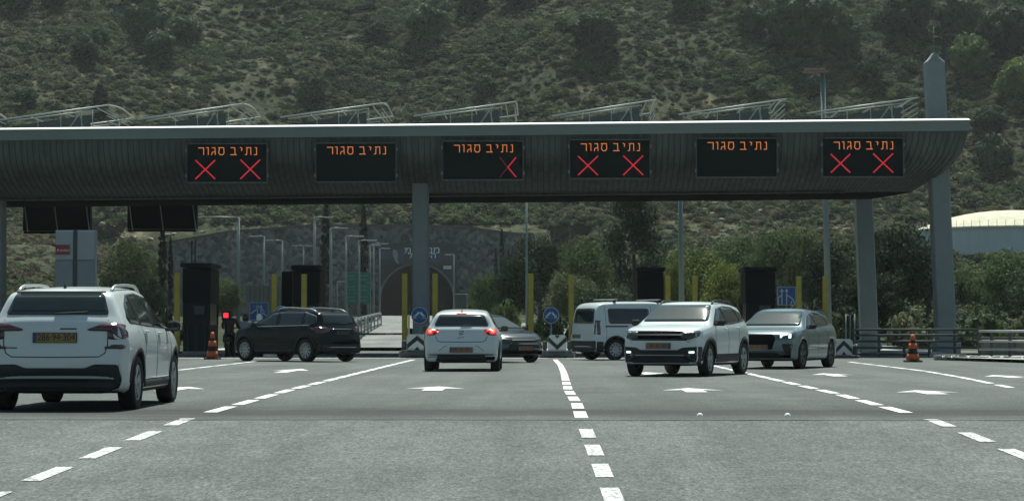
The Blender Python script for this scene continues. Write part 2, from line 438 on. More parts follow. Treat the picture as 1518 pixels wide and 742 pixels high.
def make_car(name, label, cat, sp, paint, group=None):
    t = thing(name, label, cat, group=group)
    me, bvh = body_mesh(sp, paint)
    nm = cut_arches(me, sp)
    bo = link(nm, 'body', None, t)
    seam = M['seam_dark'] if sp.get('dark') else M['seam']
    def P(view, poly, m, nme, off=.006, rr=.02, par=None, grid=.09): return patch(bvh, view, poly, m, nme, par or t, off, rr, grid)
    # side glass, seams, arch trims, handles on both flanks
    for v in ('L', 'R'):
        if 'dlo' in sp:
            P(v, sp['dlo'], M['trim'], 'window_surround', .004, .03)
            cuts = sp['cuts']
            for a, b in zip(cuts, cuts[1:]):
                pl = clipx(sp['dlo'], a + .02, b - .02)
                if len(pl) > 2:
                    c = Vector((sum(p[0] for p in pl) / len(pl), sum(p[1] for p in pl) / len(pl)))
                    pl = [tuple(Vector(p) + (c - Vector(p)).normalized() * .018) for p in pl]
                    P(v, pl, M['glass'], 'side_window', .010, .03)
        for pl in sp.get('side_windows', []): P(v, pl, M['glass'], 'side_window', .008, .09)
        for pts in sp.get('seams', []): P(v, line_poly(pts, .012), seam, 'door_gap', .003, 0)
        for (hx, hz) in sp.get('handles', []):
            P(v, [(hx - .09, hz - .012), (hx + .09, hz - .012), (hx + .09, hz + .016), (hx - .09, hz + .016)], paint, 'door_handle', .03, .01)
        if sp.get('cladding', True):
            for ax in sp['axles']:
                ra = sp['ra']; arc = [math.radians(a) for a in range(-2, 183, 12)]
                pl = [(ax + (ra + sp.get('archw', .055)) * math.cos(a), sp['tr'] + (ra + sp.get('archw', .055)) * math.sin(a)) for a in arc] + [(ax + (ra + .001) * math.cos(a), sp['tr'] + (ra + .001) * math.sin(a)) for a in arc[::-1]]
                P(v, pl, M['trim'], 'wheel_arch_trim', .010, 0)
            a0, a1 = sorted(sp['axles'])
            P(v, [(a0 + ra + .05, sp['clear'] + .02), (a1 - ra - .05, sp['clear'] + .02), (a1 - ra - .05, sp['clear'] + sp.get('sill', .15)), (a0 + ra + .05, sp['clear'] + sp.get('sill', .15))], M['trim'], 'sill_trim', .010, .01)
        for nme, pl, m in sp.get('side_bits', []): P(v, pl, M[m], nme, .009, .02, grid=.06)
    for nme, view, pl, m, off, rr, sym in sp.get('bits', []):
        o = P(view, pl, M[m] if m != 'paint' else paint, nme, off, rr, grid=.07)
        if sym: P(view, mir(pl), M[m] if m != 'paint' else paint, nme, off, rr, grid=.07)
    for nme, view, pts, w, sym in sp.get('lines', []):
        mm = M['chrome'] if nme == 'chrome_strip' else seam
        P(view, line_poly(pts, w), mm, nme, .004, 0)
        if sym: P(view, line_poly([(-x, z) for x, z in pts], w), mm, nme, .004, 0)
    # wheels
    rimm = M[sp.get('rimmat', 'rim')]
    tm, rm, bd = wheel_meshes(sp['tr'], sp.get('tw', .21), sp['tr'] - sp.get('side', .115), sp.get('rim', 'twin'), rimm)
    for ax in sp['axles']:
        for s in (-1, 1):
            w = link(tm, 'wheel', None, t, (ax, s * (interp(sp['W'], ax) - sp.get('tw', .21) / 2 - .012), sp['tr']))
            if s < 0: w.rotation_euler = (0, 0, PI)
            if ax > 0 and sp.get('steer'): w.rotation_euler.z += sp['steer']
            link(rm, 'rim', None, w); link(bd, 'brake_disc', None, w)
    # mirrors
    mx, mz = sp['mirror']
    for s in (-1, 1):
        wy = interp(sp['W'], mx) * .955
        mb = MB(); mb.box((mx, s * (wy + .10), mz), (.11, .17, .14), 0, .035); mb.box((mx + .02, s * (wy + .01), mz - .05), (.06, .12, .04))
        me2 = mb.mesh('mirror'); mb.fix(me2)
        o = link(me2, 'mirror', M[sp.get('mirmat', 'trim')] if sp.get('mirmat') != 'paint' else paint, t)
        g = MB(); g.box((mx - .056, s * (wy + .10), mz), (.006, .13, .10)); g.build('mirror_glass', M['glass'], o)
    # plates
    for view, zc, yc, text in sp.get('plates', []):
        x = bvh.ray_cast(Vector((-6 if view == 'B' else 6, yc, zc)), Vector((1 if view == 'B' else -1, 0, 0)))[0].x
        s = -1 if view == 'B' else 1
        mb = MB(); mb.box((x + s * .012, yc, zc), (.014, .535, .125)); bkt = mb.build('number_plate_frame', M['trim'], t)
        mb = MB(); mb.box((x + s * .020, yc, zc), (.008, .52, .11)); mb.build('number_plate', M[sp.get('platemat', 'plate')], bkt)
        mb = MB(); mb.box((x + s * .0255, yc - s * (-.238) if view == 'F' else yc + .238, zc), (.003, .04, .108)); mb.build('blue_band', M['plate_blue'], bkt)
        if text:
            me3 = text_mesh(text, .118, .003); me3.name = 'digits'
            me3.transform(Matrix.Scale(.86, 4, (1, 0, 0)))
            o = link(me3, 'digits', M['plate_ink'], bkt, (x + s * .026, yc - .02, zc + .003)); o.rotation_euler = (PI / 2, 0, -PI / 2 if view == 'B' else PI / 2)
        else:
            mb = MB()
            for k in range(9):
                if k in (2, 5): mb.box((x + s * .0255, yc - .17 + k * .043, zc), (.003, .018, .012)); continue
                mb.stroke([(-.012, -.03), (-.012, .03), (.012, .03), (.012, -.03)] if k % 3 else [(-.012, .03), (.012, .03), (0, -.03)], .009, 0, .003)
                for q in range(len(mb.v) - (24 if k % 3 else 16), len(mb.v)): 
                    vx, vy, vz = mb.v[q]; mb.v[q] = (x + s * (.024 + vy), yc - .17 + k * .043 + vx, zc + vz)
            mb.build('digits', M['plate_ink'], bkt)
    if sp.get('rails'):
        for s in (-1, 1):
            x0, x1 = sp['rails']; pts = []
            for k in range(13):
                x = x0 + (x1 - x0) * k / 12
                h = bvh.ray_cast(Vector((x, s * (sp['wroof'] * .93), 4)), Vector((0, 0, -1)))[0]
                e = min(k, 12 - k)
                pts.append((x, s * sp['wroof'] * .95, h.z + (-.01 if e == 0 else .035 if e == 1 else .052)))
            MB().tube(pts, .020, 6).build('roof_rail', M[sp.get('railmat', 'rail')], t)
    if sp.get('bars'):
        for x in sp['bars']:
            h = bvh.ray_cast(Vector((x, .5, 4)), Vector((0, 0, -1)))[0]
            mb = MB(); mb.box((x, 0, h.z + .085), (.09, 1.5, .03), 0, .01)
            o = mb.build('roof_bar', M['rail'], t)
            for s in (-1, 1):
                mb = MB(); mb.box((x, s * .62, h.z + .02), (.07, .05, .13)); mb.build('roof_bar_foot', M['trim'], o)
    if sp.get('fin'):
        x = sp['fin']; h = bvh.ray_cast(Vector((x, 0, 4)), Vector((0, 0, -1)))[0]
        mb = MB(); mb.add([(x - .09, 0.018, h.z - .01), (x - .09, -.018, h.z - .01), (x + .09, 0, h.z - .01), (x - .07, 0, h.z + .065)], [(0, 1, 3), (1, 2, 3), (2, 0, 3), (0, 2, 1)])
        mb.build('antenna', M['trim'], t)
    if sp.get('wiper'):
        zc, ln = sp['wiper']
        pts = []
        for k in range(6):
            y = .02 - ln * k / 5; q = bvh.ray_cast(Vector((-6, y, zc + .02 * k / 5)), Vector((1, 0, 0)))[0]; pts.append((q.x - .02, y, zc + .02 * k / 5))
        MB().tube(pts, .011, 6).build('rear_wiper', M['trim'], t)
    # dark shaft of the cabin floor so daylight never shows through under the car
    return t, bvh

def sp_base(**k):
    d = dict(tr=.33, ra=.385, clear=.2, rise=.05); d.update(k); return d

SP = {}
# white crossover seen from behind, nearest car
SP['A'] = sp_base(H=1.53, wroof=.60, axles=(-1.325, 1.325),
    top=[(-2.075, .40), (-2.09, .60), (-2.065, .84), (-2.055, 1.08), (-1.985, 1.135), (-1.80, 1.43), (-1.72, 1.475), (-1.3, 1.505), (-.5, 1.53), (0, 1.525), (.35, 1.48), (1.20, 1.03), (1.32, 1.0), (1.85, .93), (2.08, .82), (2.15, .66), (2.15, .42)],
    belt=[(-2.1, .95), (-1.3, 1.0), (.9, .95), (1.3, .92), (2.0, .84)],
    W=[(-2.09, .80), (-1.9, .86), (-1.3, .895), (1.3, .895), (1.8, .86), (2.15, .74)], bow=(.16, .09),
    dlo=[(1.0, 1.0), (.92, 1.04), (.25, 1.40), (-.4, 1.45), (-1.05, 1.42), (-1.45, 1.30), (-1.62, 1.13), (-1.55, 1.06), (-.5, 1.02)], cuts=(-1.7, -1.0, -.06, 1.1),
    seams=[[(.98, .99), (1.0, .75), (.92, .36)], [(-.06, 1.0), (-.06, .36)], [(-.96, 1.03), (-.86, .8), (-.92, .66), (-.98, .55)], [(.9, .36), (-.85, .36)]],
    handles=[(.15, .93), (-.78, .95)], mirror=(.82, 1.03), mirmat='trim', rails=(-1.55, .35), fin=-1.45, wiper=(1.175, .40),
    side_bits=[('tail_light', [(-2.02, 1.045), (-1.86, 1.0), (-1.80, .95), (-1.84, .88), (-2.02, .86)], 'lamp_red'), ('rear_reflector', [(-2.02, .805), (-1.92, .79), (-1.92, .755), (-2.02, .75)], 'lamp_red')],
    bits=[('rear_window', 'B', [(-.63, 1.16), (.63, 1.16), (.535, 1.425), (-.535, 1.425)], 'rear_glass', .007, .05, False),
          ('spoiler_lip', 'B', [(-.55, 1.43), (.55, 1.43), (.53, 1.445), (-.53, 1.445)], 'trim', .012, .01, False),
          ('tail_light', 'B', [(.80, 1.04), (.70, 1.06), (.55, 1.045), (.38, .985), (.41, .968), (.66, .962), (.74, .90), (.80, .865)], 'lamp_red', .010, .02, True),
          ('rear_reflector', 'B', [(.80, .805), (.72, .785), (.60, .78), (.59, .752), (.80, .748)], 'lamp_red', .010, .01, True),
          ('rear_bumper_trim', 'B', [(-.76, .25), (.76, .25), (.80, .38), (.75, .56), (.48, .565), (.36, .52), (-.36, .52), (-.48, .565), (-.75, .56), (-.80, .38)], 'trim', .014, .03, False),
          ('badge', 'B', [(-.26, .985), (-.06, .985), (-.06, 1.0), (-.26, 1.0)], 'seam', .008, .0, False),
          ('model_lettering', 'B', [(.46, .755), (.62, .76), (.62, .772), (.46, .768)], 'seam', .006, .0, False)],
    lines=[('tailgate_gap', 'B', [(.63, 1.10), (.63, .80), (.60, .70), (.53, .655), (0, .65)], .012, True)],
    plates=[('B', .885, 0, '286·94·304')], rim='twin', rimmat='rim')
# white hatchback seen from behind
SP['C'] = sp_base(H=1.45, wroof=.56, axles=(-1.28, 1.28), clear=.19,
    top=[(-1.93, .40), (-1.95, .58), (-1.90, .76), (-1.86, .98), (-1.78, 1.03), (-1.62, 1.32), (-1.55, 1.375), (-1.1, 1.42), (-.4, 1.45), (.1, 1.44), (.4, 1.38), (1.15, .97), (1.3, .93), (1.8, .85), (2.02, .72), (2.08, .58), (2.08, .38)],
    belt=[(-1.95, .9), (-1.3, .94), (.9, .90), (1.3, .87), (2.0, .78)], W=[(-1.95, .79), (-1.8, .85), (-1.3, .89), (1.3, .89), (1.7, .85), (2.08, .72)],
    dlo=[(.95, .95), (.25, 1.30), (-.4, 1.37), (-1.0, 1.33), (-1.4, 1.20), (-1.45, 1.10), (-1.2, 1.0)], cuts=(-1.5, -.95, -.06, 1.0),
    seams=[[(.95, .93), (.9, .35)], [(-.06, .95), (-.06, .35)], [(.9, .35), (-.8, .35)]], handles=[(.15, .86), (-.7, .88)], mirror=(.80, .99), fin=-1.42, wiper=(1.06, .26), cladding=False,
    bits=[('rear_window', 'B', [(-.64, 1.045), (.64, 1.045), (.52, 1.315), (-.52, 1.315)], 'rear_glass', .007, .06, False),
          ('high_brake_light', 'B', [(-.12, 1.325), (.12, 1.325), (.10, 1.352), (-.10, 1.352)], 'lamp_red_lit', .010, .008, False),
          ('tail_light_surround', 'B', [(.80, 1.0), (.58, .99), (.52, .95), (.62, .84), (.80, .83)], 'trim', .008, .02, True),
          ('tail_light', 'B', [(.80, .985), (.64, .975), (.62, .94), (.66, .855), (.80, .845)], 'lamp_red_lit', .014, .02, True),
          ('tail_light_bulbs', 'B', [(.76, .95), (.68, .945), (.68, .89), (.76, .88)], 'lamp_red_core', .018, .02, True),
          ('rear_bumper_trim', 'B', [(-.60, .24), (.60, .24), (.54, .40), (-.54, .40)], 'trim', .012, .02, False),
          ('bumper_line', 'B', [(-.80, .375), (.80, .375), (.80, .40), (-.80, .40)], 'trim', .008, .0, False)],
    lines=[('tailgate_gap', 'B', [(.60, .82), (.56, .72), (.50, .685), (0, .68)], .014, True),
           ('badge', 'B', [(.05, .93), (-.05, .945), (-.05, .905), (.05, .885), (.05, .85), (-.05, .86)], .018, False),
           ('badge', 'B', [(.09, .775), (-.06, .79)], .010, False), ('bumper_crease', 'B', [(.52, .47), (.38, .585), (.33, .59)], .010, True)],
    side_bits=[('tail_light', [(-1.95, .975), (-1.68, .96), (-1.70, .90), (-1.95, .825)], 'lamp_red_lit')],
    plates=[('B', .50, 0, None)], platemat='plate_red', rim='ten', rimmat='rim')
# black sport utility seen from its left rear
SP['B'] = sp_base(H=1.60, wroof=.62, axles=(-1.35, 1.35), clear=.22, tr=.345, ra=.40, dark=True,
    top=[(-2.25, .42), (-2.27, .62), (-2.21, .80), (-2.18, 1.03), (-2.08, 1.08), (-1.86, 1.42), (-1.80, 1.48), (-1.3, 1.55), (-.5, 1.60), (0, 1.60), (.32, 1.55), (1.15, 1.10), (1.3, 1.06), (1.95, .98), (2.2, .86), (2.28, .68), (2.28, .44)],
    belt=[(-2.3, 1.0), (-1.3, 1.04), (.9, 1.0), (1.3, .97), (2.1, .86)], W=[(-2.27, .80), (-2.0, .87), (-1.35, .905), (1.35, .905), (1.9, .86), (2.28, .74)],
    dlo=[(1.02, 1.06), (.25, 1.45), (-.4, 1.51), (-1.2, 1.48), (-1.72, 1.36), (-1.85, 1.18), (-1.5, 1.10)], cuts=(-1.9, -1.2, -.08, 1.1),
    seams=[[(1.0, 1.04), (.95, .4)], [(-.08, 1.05), (-.08, .4)], [(-1.05, 1.05), (-.92, .8), (-1.0, .5)]], handles=[(.1, .98), (-.95, 1.0)], mirror=(.85, 1.09), mirmat='paint',
    rails=(-1.7, .2), fin=-1.55, wiper=(1.13, .35),
    side_bits=[('tail_light', [(-2.25, 1.03), (-1.80, 1.05), (-1.86, .97), (-2.1, .86), (-2.25, .84)], 'lamp_red'), ('chrome_strip', [(.95, 1.035), (.95, 1.055), (-1.5, 1.10), (-1.5, 1.08)], 'chrome'), ('side_moulding', [(.85, .50), (.85, .53), (-.85, .53), (-.85, .50)], 'trim')],
    bits=[('rear_window', 'B', [(-.64, 1.13), (.64, 1.13), (.55, 1.43), (-.55, 1.43)], 'rear_glass', .007, .05, False),
          ('tail_light', 'B', [(.86, 1.03), (.42, .98), (.50, .90), (.86, .84)], 'lamp_red', .010, .02, True),
          ('chrome_strip', 'B', [(-.40, .965), (.40, .965), (.40, .985), (-.40, .985)], 'chrome', .012, .0, False),
          ('rear_bumper_trim', 'B', [(-.84, .27), (.84, .27), (.84, .52), (-.84, .52)], 'trim', .012, .03, False),
          ('lower_chrome', 'B', [(-.55, .42), (.55, .42), (.55, .445), (-.55, .445)], 'chrome', .018, .0, False),
          ('headlight', 'F', [(.82, .86), (.50, .82), (.50, .72), (.82, .74)], 'lamp_clear', .01, .02, True)],
    plates=[('B', .86, 0, None)], platemat='plate_dim', rim='ten', rimmat='rim', railmat='rail')
def _sh(x): return -1.35 + (x + 1.35) * .80 if x < -1.35 else 1.35 + (x - 1.35) * .86 if x > 1.35 else x
_b = SP['B']
for _k in ('top', 'belt', 'W', 'dlo'): _b[_k] = [(_sh(x), z) for x, z in _b[_k]]
_b['seams'] = [[(_sh(x), z) for x, z in q] for q in _b['seams']]; _b['cuts'] = tuple(_sh(x) for x in _b['cuts'])
_b['side_bits'] = [(n_, [(_sh(x), z) for x, z in q], m_) for n_, q, m_ in _b['side_bits']]; _b['rails'] = (-1.6, .2)
# white crossover seen from its front left
SP['F'] = sp_base(sill=.24, archw=.085, H=1.57, wroof=.60, axles=(-1.275, 1.275), clear=.22, tr=.345, ra=.395,
    top=[(-1.99, .42), (-2.0, .62), (-1.97, .85), (-1.95, 1.06), (-1.86, 1.12), (-1.62, 1.44), (-1.55, 1.50), (-1.1, 1.55), (-.4, 1.575), (.1, 1.565), (.36, 1.51), (1.02, 1.12), (1.12, 1.09), (1.65, 1.035), (1.93, .985), (2.04, .945), (2.085, .84), (2.09, .60), (2.07, .44)],
    belt=[(-2.0, 1.02), (-1.3, 1.06), (.9, 1.0), (1.2, .98), (2.0, .88)], W=[(-2.0, .80), (-1.8, .85), (-1.275, .89), (1.275, .89), (1.75, .87), (2.09, .79)], bow=(.17, .10),
    dlo=[(.88, 1.07), (.22, 1.42), (-.4, 1.48), (-1.0, 1.46), (-1.48, 1.34), (-1.62, 1.17), (-.5, 1.09)], cuts=(-1.66, -1.05, -.06, 1.0),
    seams=[[(.9, 1.04), (.86, .42)], [(-.06, 1.08), (-.06, .42)], [(-1.0, 1.1), (-.86, .8), (-.92, .6)]], handles=[(.12, .98), (-.82, 1.0)], mirror=(.72, 1.12), rails=(-1.45, .2), railmat='trim', steer=0.06,
    bits=[('windscreen', 'F', [(-.72, 1.14), (.72, 1.14), (.60, 1.495), (-.60, 1.495)], 'screen_glass', .007, .06, False),
          ('grille', 'F', [(-.60, .745), (.60, .745), (.60, .94), (-.60, .94)], 'grille', .008, .02, False),
          ('grille_bar', 'F', [(-.54, .845), (.54, .845), (.54, .865), (-.54, .865)], 'grille_bar', .020, .0, False),
          ('grille_bar', 'F', [(-.54, .765), (.54, .765), (.54, .778), (-.54, .778)], 'grille_bar', .020, .0, False),
          ('headlight', 'F', [(.80, .94), (.46, .935), (.46, .80), (.62, .76), (.80, .82)], 'lamp_clear', .012, .03, True),
          ('running_light_strip', 'F', [(.83, .80), (.60, .70), (.60, .735), (.83, .84)], 'chrome', .018, .01, True),
          ('bumper_intake', 'F', [(-.80, .24), (.80, .24), (.84, .62), (.50, .60), (.40, .55), (-.40, .55), (-.50, .60), (-.84, .62)], 'trim', .012, .03, False),
          ('fog_light', 'F', [(.73, .485), (.62, .485), (.62, .525), (.73, .53)], 'lamp_white_lit', .022, .015, True),
          ('skid_plate', 'F', [(-.62, .28), (.62, .28), (.50, .42), (-.50, .42)], 'trim', .022, .02, False),
          ('bumper_blade', 'F', [(-.80, .30), (-.74, .30), (-.52, .455), (.52, .455), (.74, .30), (.80, .30), (.56, .485), (-.56, .485)], 'rim_dark', .030, .0, False)],
    lines=[('badge', 'F', [(.085 * math.cos(a), .85 + .085 * math.sin(a)) for a in [PI * k / 8 for k in range(17)]], .016, False),
           ('badge', 'F', [(-.06, .90), (-.02, .80), (0, .85), (.02, .80), (.06, .90)], .014, False)],
    side_bits=[('headlight', [(1.75, .95), (2.05, .92), (2.05, .84), (1.80, .87)], 'lamp_clear')],
    plates=[('F', .635, 0, None)], platemat='plate_red', rim='five', rimmat='rim')
# blue-grey crossover seen from its front left
SP['G'] = sp_base(H=1.56, wroof=.58, axles=(-1.345, 1.345), clear=.2, tr=.36, ra=.41, cladding=False,
    top=[(-2.25, .42), (-2.27, .64), (-2.24, .88), (-2.22, 1.05), (-2.12, 1.10), (-1.70, 1.42), (-1.2, 1.51), (-.5, 1.56), (0, 1.555), (.30, 1.50), (1.05, 1.08), (1.18, 1.05), (1.85, .99), (2.12, .93), (2.21, .87), (2.25, .70), (2.25, .55), (2.22, .42)],
    belt=[(-2.3, 1.0), (-1.3, 1.04), (.9, .98), (1.3, .96), (2.1, .87)], W=[(-2.27, .82), (-2.0, .88), (-1.345, .92), (1.345, .92), (1.9, .89), (2.25, .80)], bow=(.18, .1),
    dlo=[(.9, 1.04), (.2, 1.39), (-.4, 1.46), (-1.1, 1.42), (-1.6, 1.28), (-1.8, 1.16), (-.5, 1.07)], cuts=(-1.9, -1.15, -.08, 1.0),
    seams=[[(.92, 1.02), (.88, .38)], [(-.08, 1.05), (-.08, .38)], [(-1.05, 1.06), (-.9, .8), (-.95, .6)], [(1.0, .56), (-.9, .50)]], handles=[(.1, .95), (-.92, .97)], mirror=(.74, 1.08), mirmat='trim',
    bits=[('windscreen', 'F', [(-.72, 1.10), (.72, 1.10), (.585, 1.48), (-.585, 1.48)], 'screen_glass', .007, .06, False),
          ('grille', 'F', [(-.36, .50), (.36, .50), (.44, .78), (.36, .88), (-.36, .88), (-.44, .78)], 'grille', .012, .04, False),
          ('headlight', 'F', [(.82, .90), (.48, .87), (.48, .77), (.82, .76)], 'lamp_clear', .012, .02, True),
          ('running_light', 'F', [(.66, .88), (.54, .86), (.54, .79), (.58, .79), (.60, .84), (.66, .85)], 'lamp_white_lit', .020, .01, True),
          ('running_light', 'F', [(.78, .88), (.73, .88), (.73, .78), (.78, .78)], 'lamp_white_lit', .020, .01, True),
          ('air_intake', 'F', [(.82, .64), (.58, .64), (.66, .38), (.78, .38)], 'trim', .012, .03, True),
          ('lower_grille', 'F', [(-.50, .30), (.50, .30), (.42, .46), (-.42, .46)], 'trim', .012, .02, False)],
    side_bits=[('headlight', [(1.9, .90), (2.2, .88), (2.2, .77), (1.98, .80)], 'lamp_clear')],
    plates=[('F', .56, 0, None)], platemat='plate_red', rim='twin', rimmat='rim_dark')
# dark saloon seen from its front, behind the hatchback
SP['D'] = sp_base(H=1.44, wroof=.55, axles=(-1.35, 1.35), clear=.18, tr=.325, ra=.375, cladding=False, dark=True,
    top=[(-2.3, .42), (-2.32, .6), (-2.28, .85), (-2.22, 1.0), (-1.85, 1.06), (-1.1, 1.34), (-.6, 1.425), (-.1, 1.44), (.25, 1.39), (1.1, .97), (1.25, .93), (1.8, .86), (2.1, .76), (2.23, .64), (2.27, .5), (2.25, .38)],
    belt=[(-2.3, .92), (-1.3, .95), (.9, .91), (1.3, .88), (2.1, .72)], W=[(-2.32, .78), (-2.0, .85), (-1.35, .885), (1.35, .885), (1.8, .85), (2.27, .72)], bow=(.22, .12),
    dlo=[(.9, .95), (.2, 1.27), (-.3, 1.34), (-.9, 1.30), (-1.35, 1.14), (-1.5, 1.04), (-.5, .99)], cuts=(-1.6, -1.0, -.08, 1.0),
    seams=[[(.92, .93), (.88, .38)], [(-.08, .98), (-.08, .38)]], handles=[(.1, .88), (-.9, .9)], mirror=(.75, .98), mirmat='trim',
    bits=[('windscreen', 'F', [(-.73, .98), (.73, .98), (.58, 1.37), (-.58, 1.37)], 'screen_glass', .007, .05, False),
          ('grille', 'F', [(-.62, .30), (.62, .30), (.50, .56), (-.50, .56)], 'trim', .012, .04, False),
          ('upper_grille', 'F', [(-.42, .62), (.42, .62), (.42, .67), (-.42, .67)], 'trim', .012, .02, False),
          ('headlight', 'F', [(.80, .74), (.45, .68), (.45, .62), (.80, .62)], 'lamp_clear', .012, .02, True),
          ('fog_light', 'F', [(.74, .50), (.66, .50), (.66, .44), (.74, .44)], 'lamp_clear', .02, .02, True)],
    plates=[('F', .42, 0, None)], platemat='plate_red', rim='ten', rimmat='rim')
# white van seen from its right rear
SP['E'] = sp_base(H=1.84, wroof=.72, axles=(-1.39, 1.39), clear=.22, tr=.33, ra=.385,
    top=[(-2.13, .42), (-2.15, .62), (-2.12, .9), (-2.10, 1.15), (-2.04, 1.55), (-1.96, 1.72), (-1.84, 1.80), (-1.2, 1.84), (0, 1.85), (.5, 1.81), (.75, 1.74), (1.40, 1.22), (1.5, 1.17), (2.0, 1.05), (2.15, .92), (2.2, .7), (2.2, .44)],
    belt=[(-2.2, 1.08), (.9, 1.08), (1.4, 1.05), (2.1, .92)], W=[(-2.15, .88), (-1.9, .915), (-1.39, .92), (1.39, .92), (1.8, .88), (2.2, .78)], bow=(.16, .05),
    side_windows=[[(-1.95, 1.17), (-1.35, 1.17), (-1.35, 1.60), (-1.95, 1.60)][0:0] or [(-1.62, 1.14), (-.16, 1.14), (-.16, 1.62), (-1.62, 1.62)], [(-.02, 1.14), (1.12, 1.14), (.62, 1.60), (-.02, 1.62)]],
    seams=[[(-.09, 1.72), (-.09, .4)], [(-1.72, .6), (-1.72, 1.72)]], handles=[(.12, 1.02)], mirror=(.98, 1.2),
    bits=[('rear_window', 'B', [(-.70, 1.14), (.70, 1.14), (.64, 1.62), (-.64, 1.62)], 'rear_glass', .007, .09, False),
          ('tail_light', 'B', [(.845, 1.24), (.775, 1.24), (.775, .80), (.845, .80)], 'lamp_red', .010, .02, True),
          ('rear_bumper_trim', 'B', [(-.88, .27), (.88, .27), (.88, .60), (-.88, .60)], 'trim', .014, .03, False)],
    side_bits=[('tail_light', [(-2.03, 1.24), (-1.93, 1.24), (-1.93, .80), (-2.05, .80)], 'lamp_red'), ('sliding_door_rail', [(-1.75, 1.075), (-.95, 1.075), (-.95, 1.035), (-1.75, 1.035)], 'trim'),
               ('bumper_side_trim', [(-2.05, .3), (-1.83, .3), (-1.83, .58), (-2.05, .58)], 'trim')],
    plates=[('B', .74, .35, None)], rim='ten', rimmat='rim_dark', bars=(-1.3, .25))
# ---------------------------------------------------------------- the ground and the hill
def asphalt(name, c1, c2, band=False, seed=0.0):
    m = bpy.data.materials.new(name); m.use_nodes = True
    N = m.node_tree.nodes; L = m.node_tree.links; p = N['Principled BSDF']
    tc = N.new('ShaderNodeTexCoord')
    def noise(scale, st=(1, 1, 1), det=4):
        mp = N.new('ShaderNodeMapping'); mp.inputs['Scale'].default_value = st; mp.inputs['Location'].default_value = (seed, seed * 2, 0)
        L.new(tc.outputs['Object'], mp.inputs[0])
        n = N.new('ShaderNodeTexNoise'); n.inputs['Scale'].default_value = scale; n.inputs['Detail'].default_value = det; n.inputs['Roughness'].default_value = .6
        L.new(mp.outputs[0], n.inputs['Vector']); return n.outputs['Fac']
    def ramp(src, a, b, ca, cb):
        r = N.new('ShaderNodeValToRGB'); r.color_ramp.elements[0].position = a; r.color_ramp.elements[1].position = b
        r.color_ramp.elements[0].color = (*ca, 1); r.color_ramp.elements[1].color = (*cb, 1); L.new(src, r.inputs[0]); return r.outputs[0]
    def mul(a, b, f=1.0):
        x = N.new('ShaderNodeMixRGB'); x.blend_type = 'MULTIPLY'; x.inputs[0].default_value = f
        L.new(a, x.inputs[1]); L.new(b, x.inputs[2]); return x.outputs[0]
    base = ramp(noise(.35, (1, .35, 1), 3), .35, .65, c1, c2)                       # broad wear along the lanes
    sp = ramp(noise(26, (1, .3, 1), 3), .28, .74, (.62, .62, .62), (1.38, 1.38, 1.36))    # coarse stone
    fine = ramp(noise(48, (1, .35, 1), 3), .34, .70, (.52, .52, .52), (1.6, 1.6, 1.6))
    patchy = ramp(noise(1.6, (1, .5, 1), 5), .3, .7, (.86, .86, .86), (1.12, 1.12, 1.12))
    crk = ramp(noise(4.5, (1, .25, 1), 8), .30, .36, (.72, .72, .72), (1, 1, 1))
    mid = ramp(noise(9, (1, .3, 1), 4), .3, .7, (.86, .86, .86), (1.13, 1.13, 1.12)); c0 = mul(base, mid)
    track = ramp(noise(.9, (1, .045, 1), 3), .38, .62, (.84, .84, .85), (1.07, 1.07, 1.06))          # tyre-polished tracks
    blot = ramp(noise(.22, (1, .8, 1), 4), .44, .47, (.90, .90, .90), (1, 1, 1))
    c = mul(mul(mul(mul(mul(mul(c0, sp), fine), patchy), crk, .8), track), blot)
    if band:                                                                       # scraped, tarred strip along the joint
        sx = N.new('ShaderNodeSeparateXYZ'); L.new(tc.outputs['Object'], sx.inputs[0])
        nz = noise(.9, (1, 3, 1), 5)
        ad = N.new('ShaderNodeMath'); ad.operation = 'MULTIPLY_ADD'; ad.inputs[1].default_value = 2.2; L.new(nz, ad.inputs[0]); L.new(sx.outputs['Y'], ad.inputs[2])
        mr = N.new('ShaderNodeMapRange'); mr.inputs['From Min'].default_value = 24.0; mr.inputs['From Max'].default_value = 40.0; L.new(ad.outputs[0], mr.inputs[0])
        r = N.new('ShaderNodeValToRGB'); e = r.color_ramp.elements
        e[0].position = 0.0; e[0].color = (.95, .95, .95, 1); e[1].position = 1; e[1].color = (1, 1, 1, 1)
        for pos, v in ((.10, .86), (.15, .62), (.19, .36), (.26, .28), (.31, .60), (.42, .80), (.6, .93)):
            q = e.new(pos); q.color = (v, v, v, 1)
        L.new(mr.outputs[0], r.inputs[0]); c = mul(c, r.outputs[0])
    L.new(c, p.inputs['Base Color']); p.inputs['Roughness'].default_value = .88; p.inputs['Specular IOR Level'].default_value = .35
    b = N.new('ShaderNodeBump'); b.inputs['Strength'].default_value = .5; b.inputs['Distance'].default_value = .008
    L.new(noise(60, (1, .7, 1), 4), b.inputs['Height']); L.new(b.outputs[0], p.inputs['Normal'])
    return m
M['asphalt_near'] = asphalt('asphalt_light', (.080, .090, .088), (.106, .117, .114))
M['asphalt_far'] = asphalt('asphalt_dark', (.073, .083, .081), (.098, .109, .105), True, 3.0)
M['concrete_road'] = asphalt('pale_road', (.14, .145, .14), (.20, .205, .20), False, 7.0)
def wear(m, lo, hi):
    for n in m.node_tree.nodes:
        if n.type == 'VALTORGB': n.color_ramp.elements[0].position = lo; n.color_ramp.elements[1].position = hi
    return m
M['line'] = wear(mat('road_paint', (.22, .24, .235), .7, nscale=14, col2=(.62, .64, .63)), .30, .44)
M['line_worn'] = wear(mat('worn_road_paint', (.20, .215, .21), .8, nscale=26, col2=(.58, .60, .59), stretch=(1, .45, 1)), .40, .56)
M['concrete'] = mat('concrete', (.20, .245, .26), .85, nscale=1.6, namt=.14, bump=.25, bscale=14)
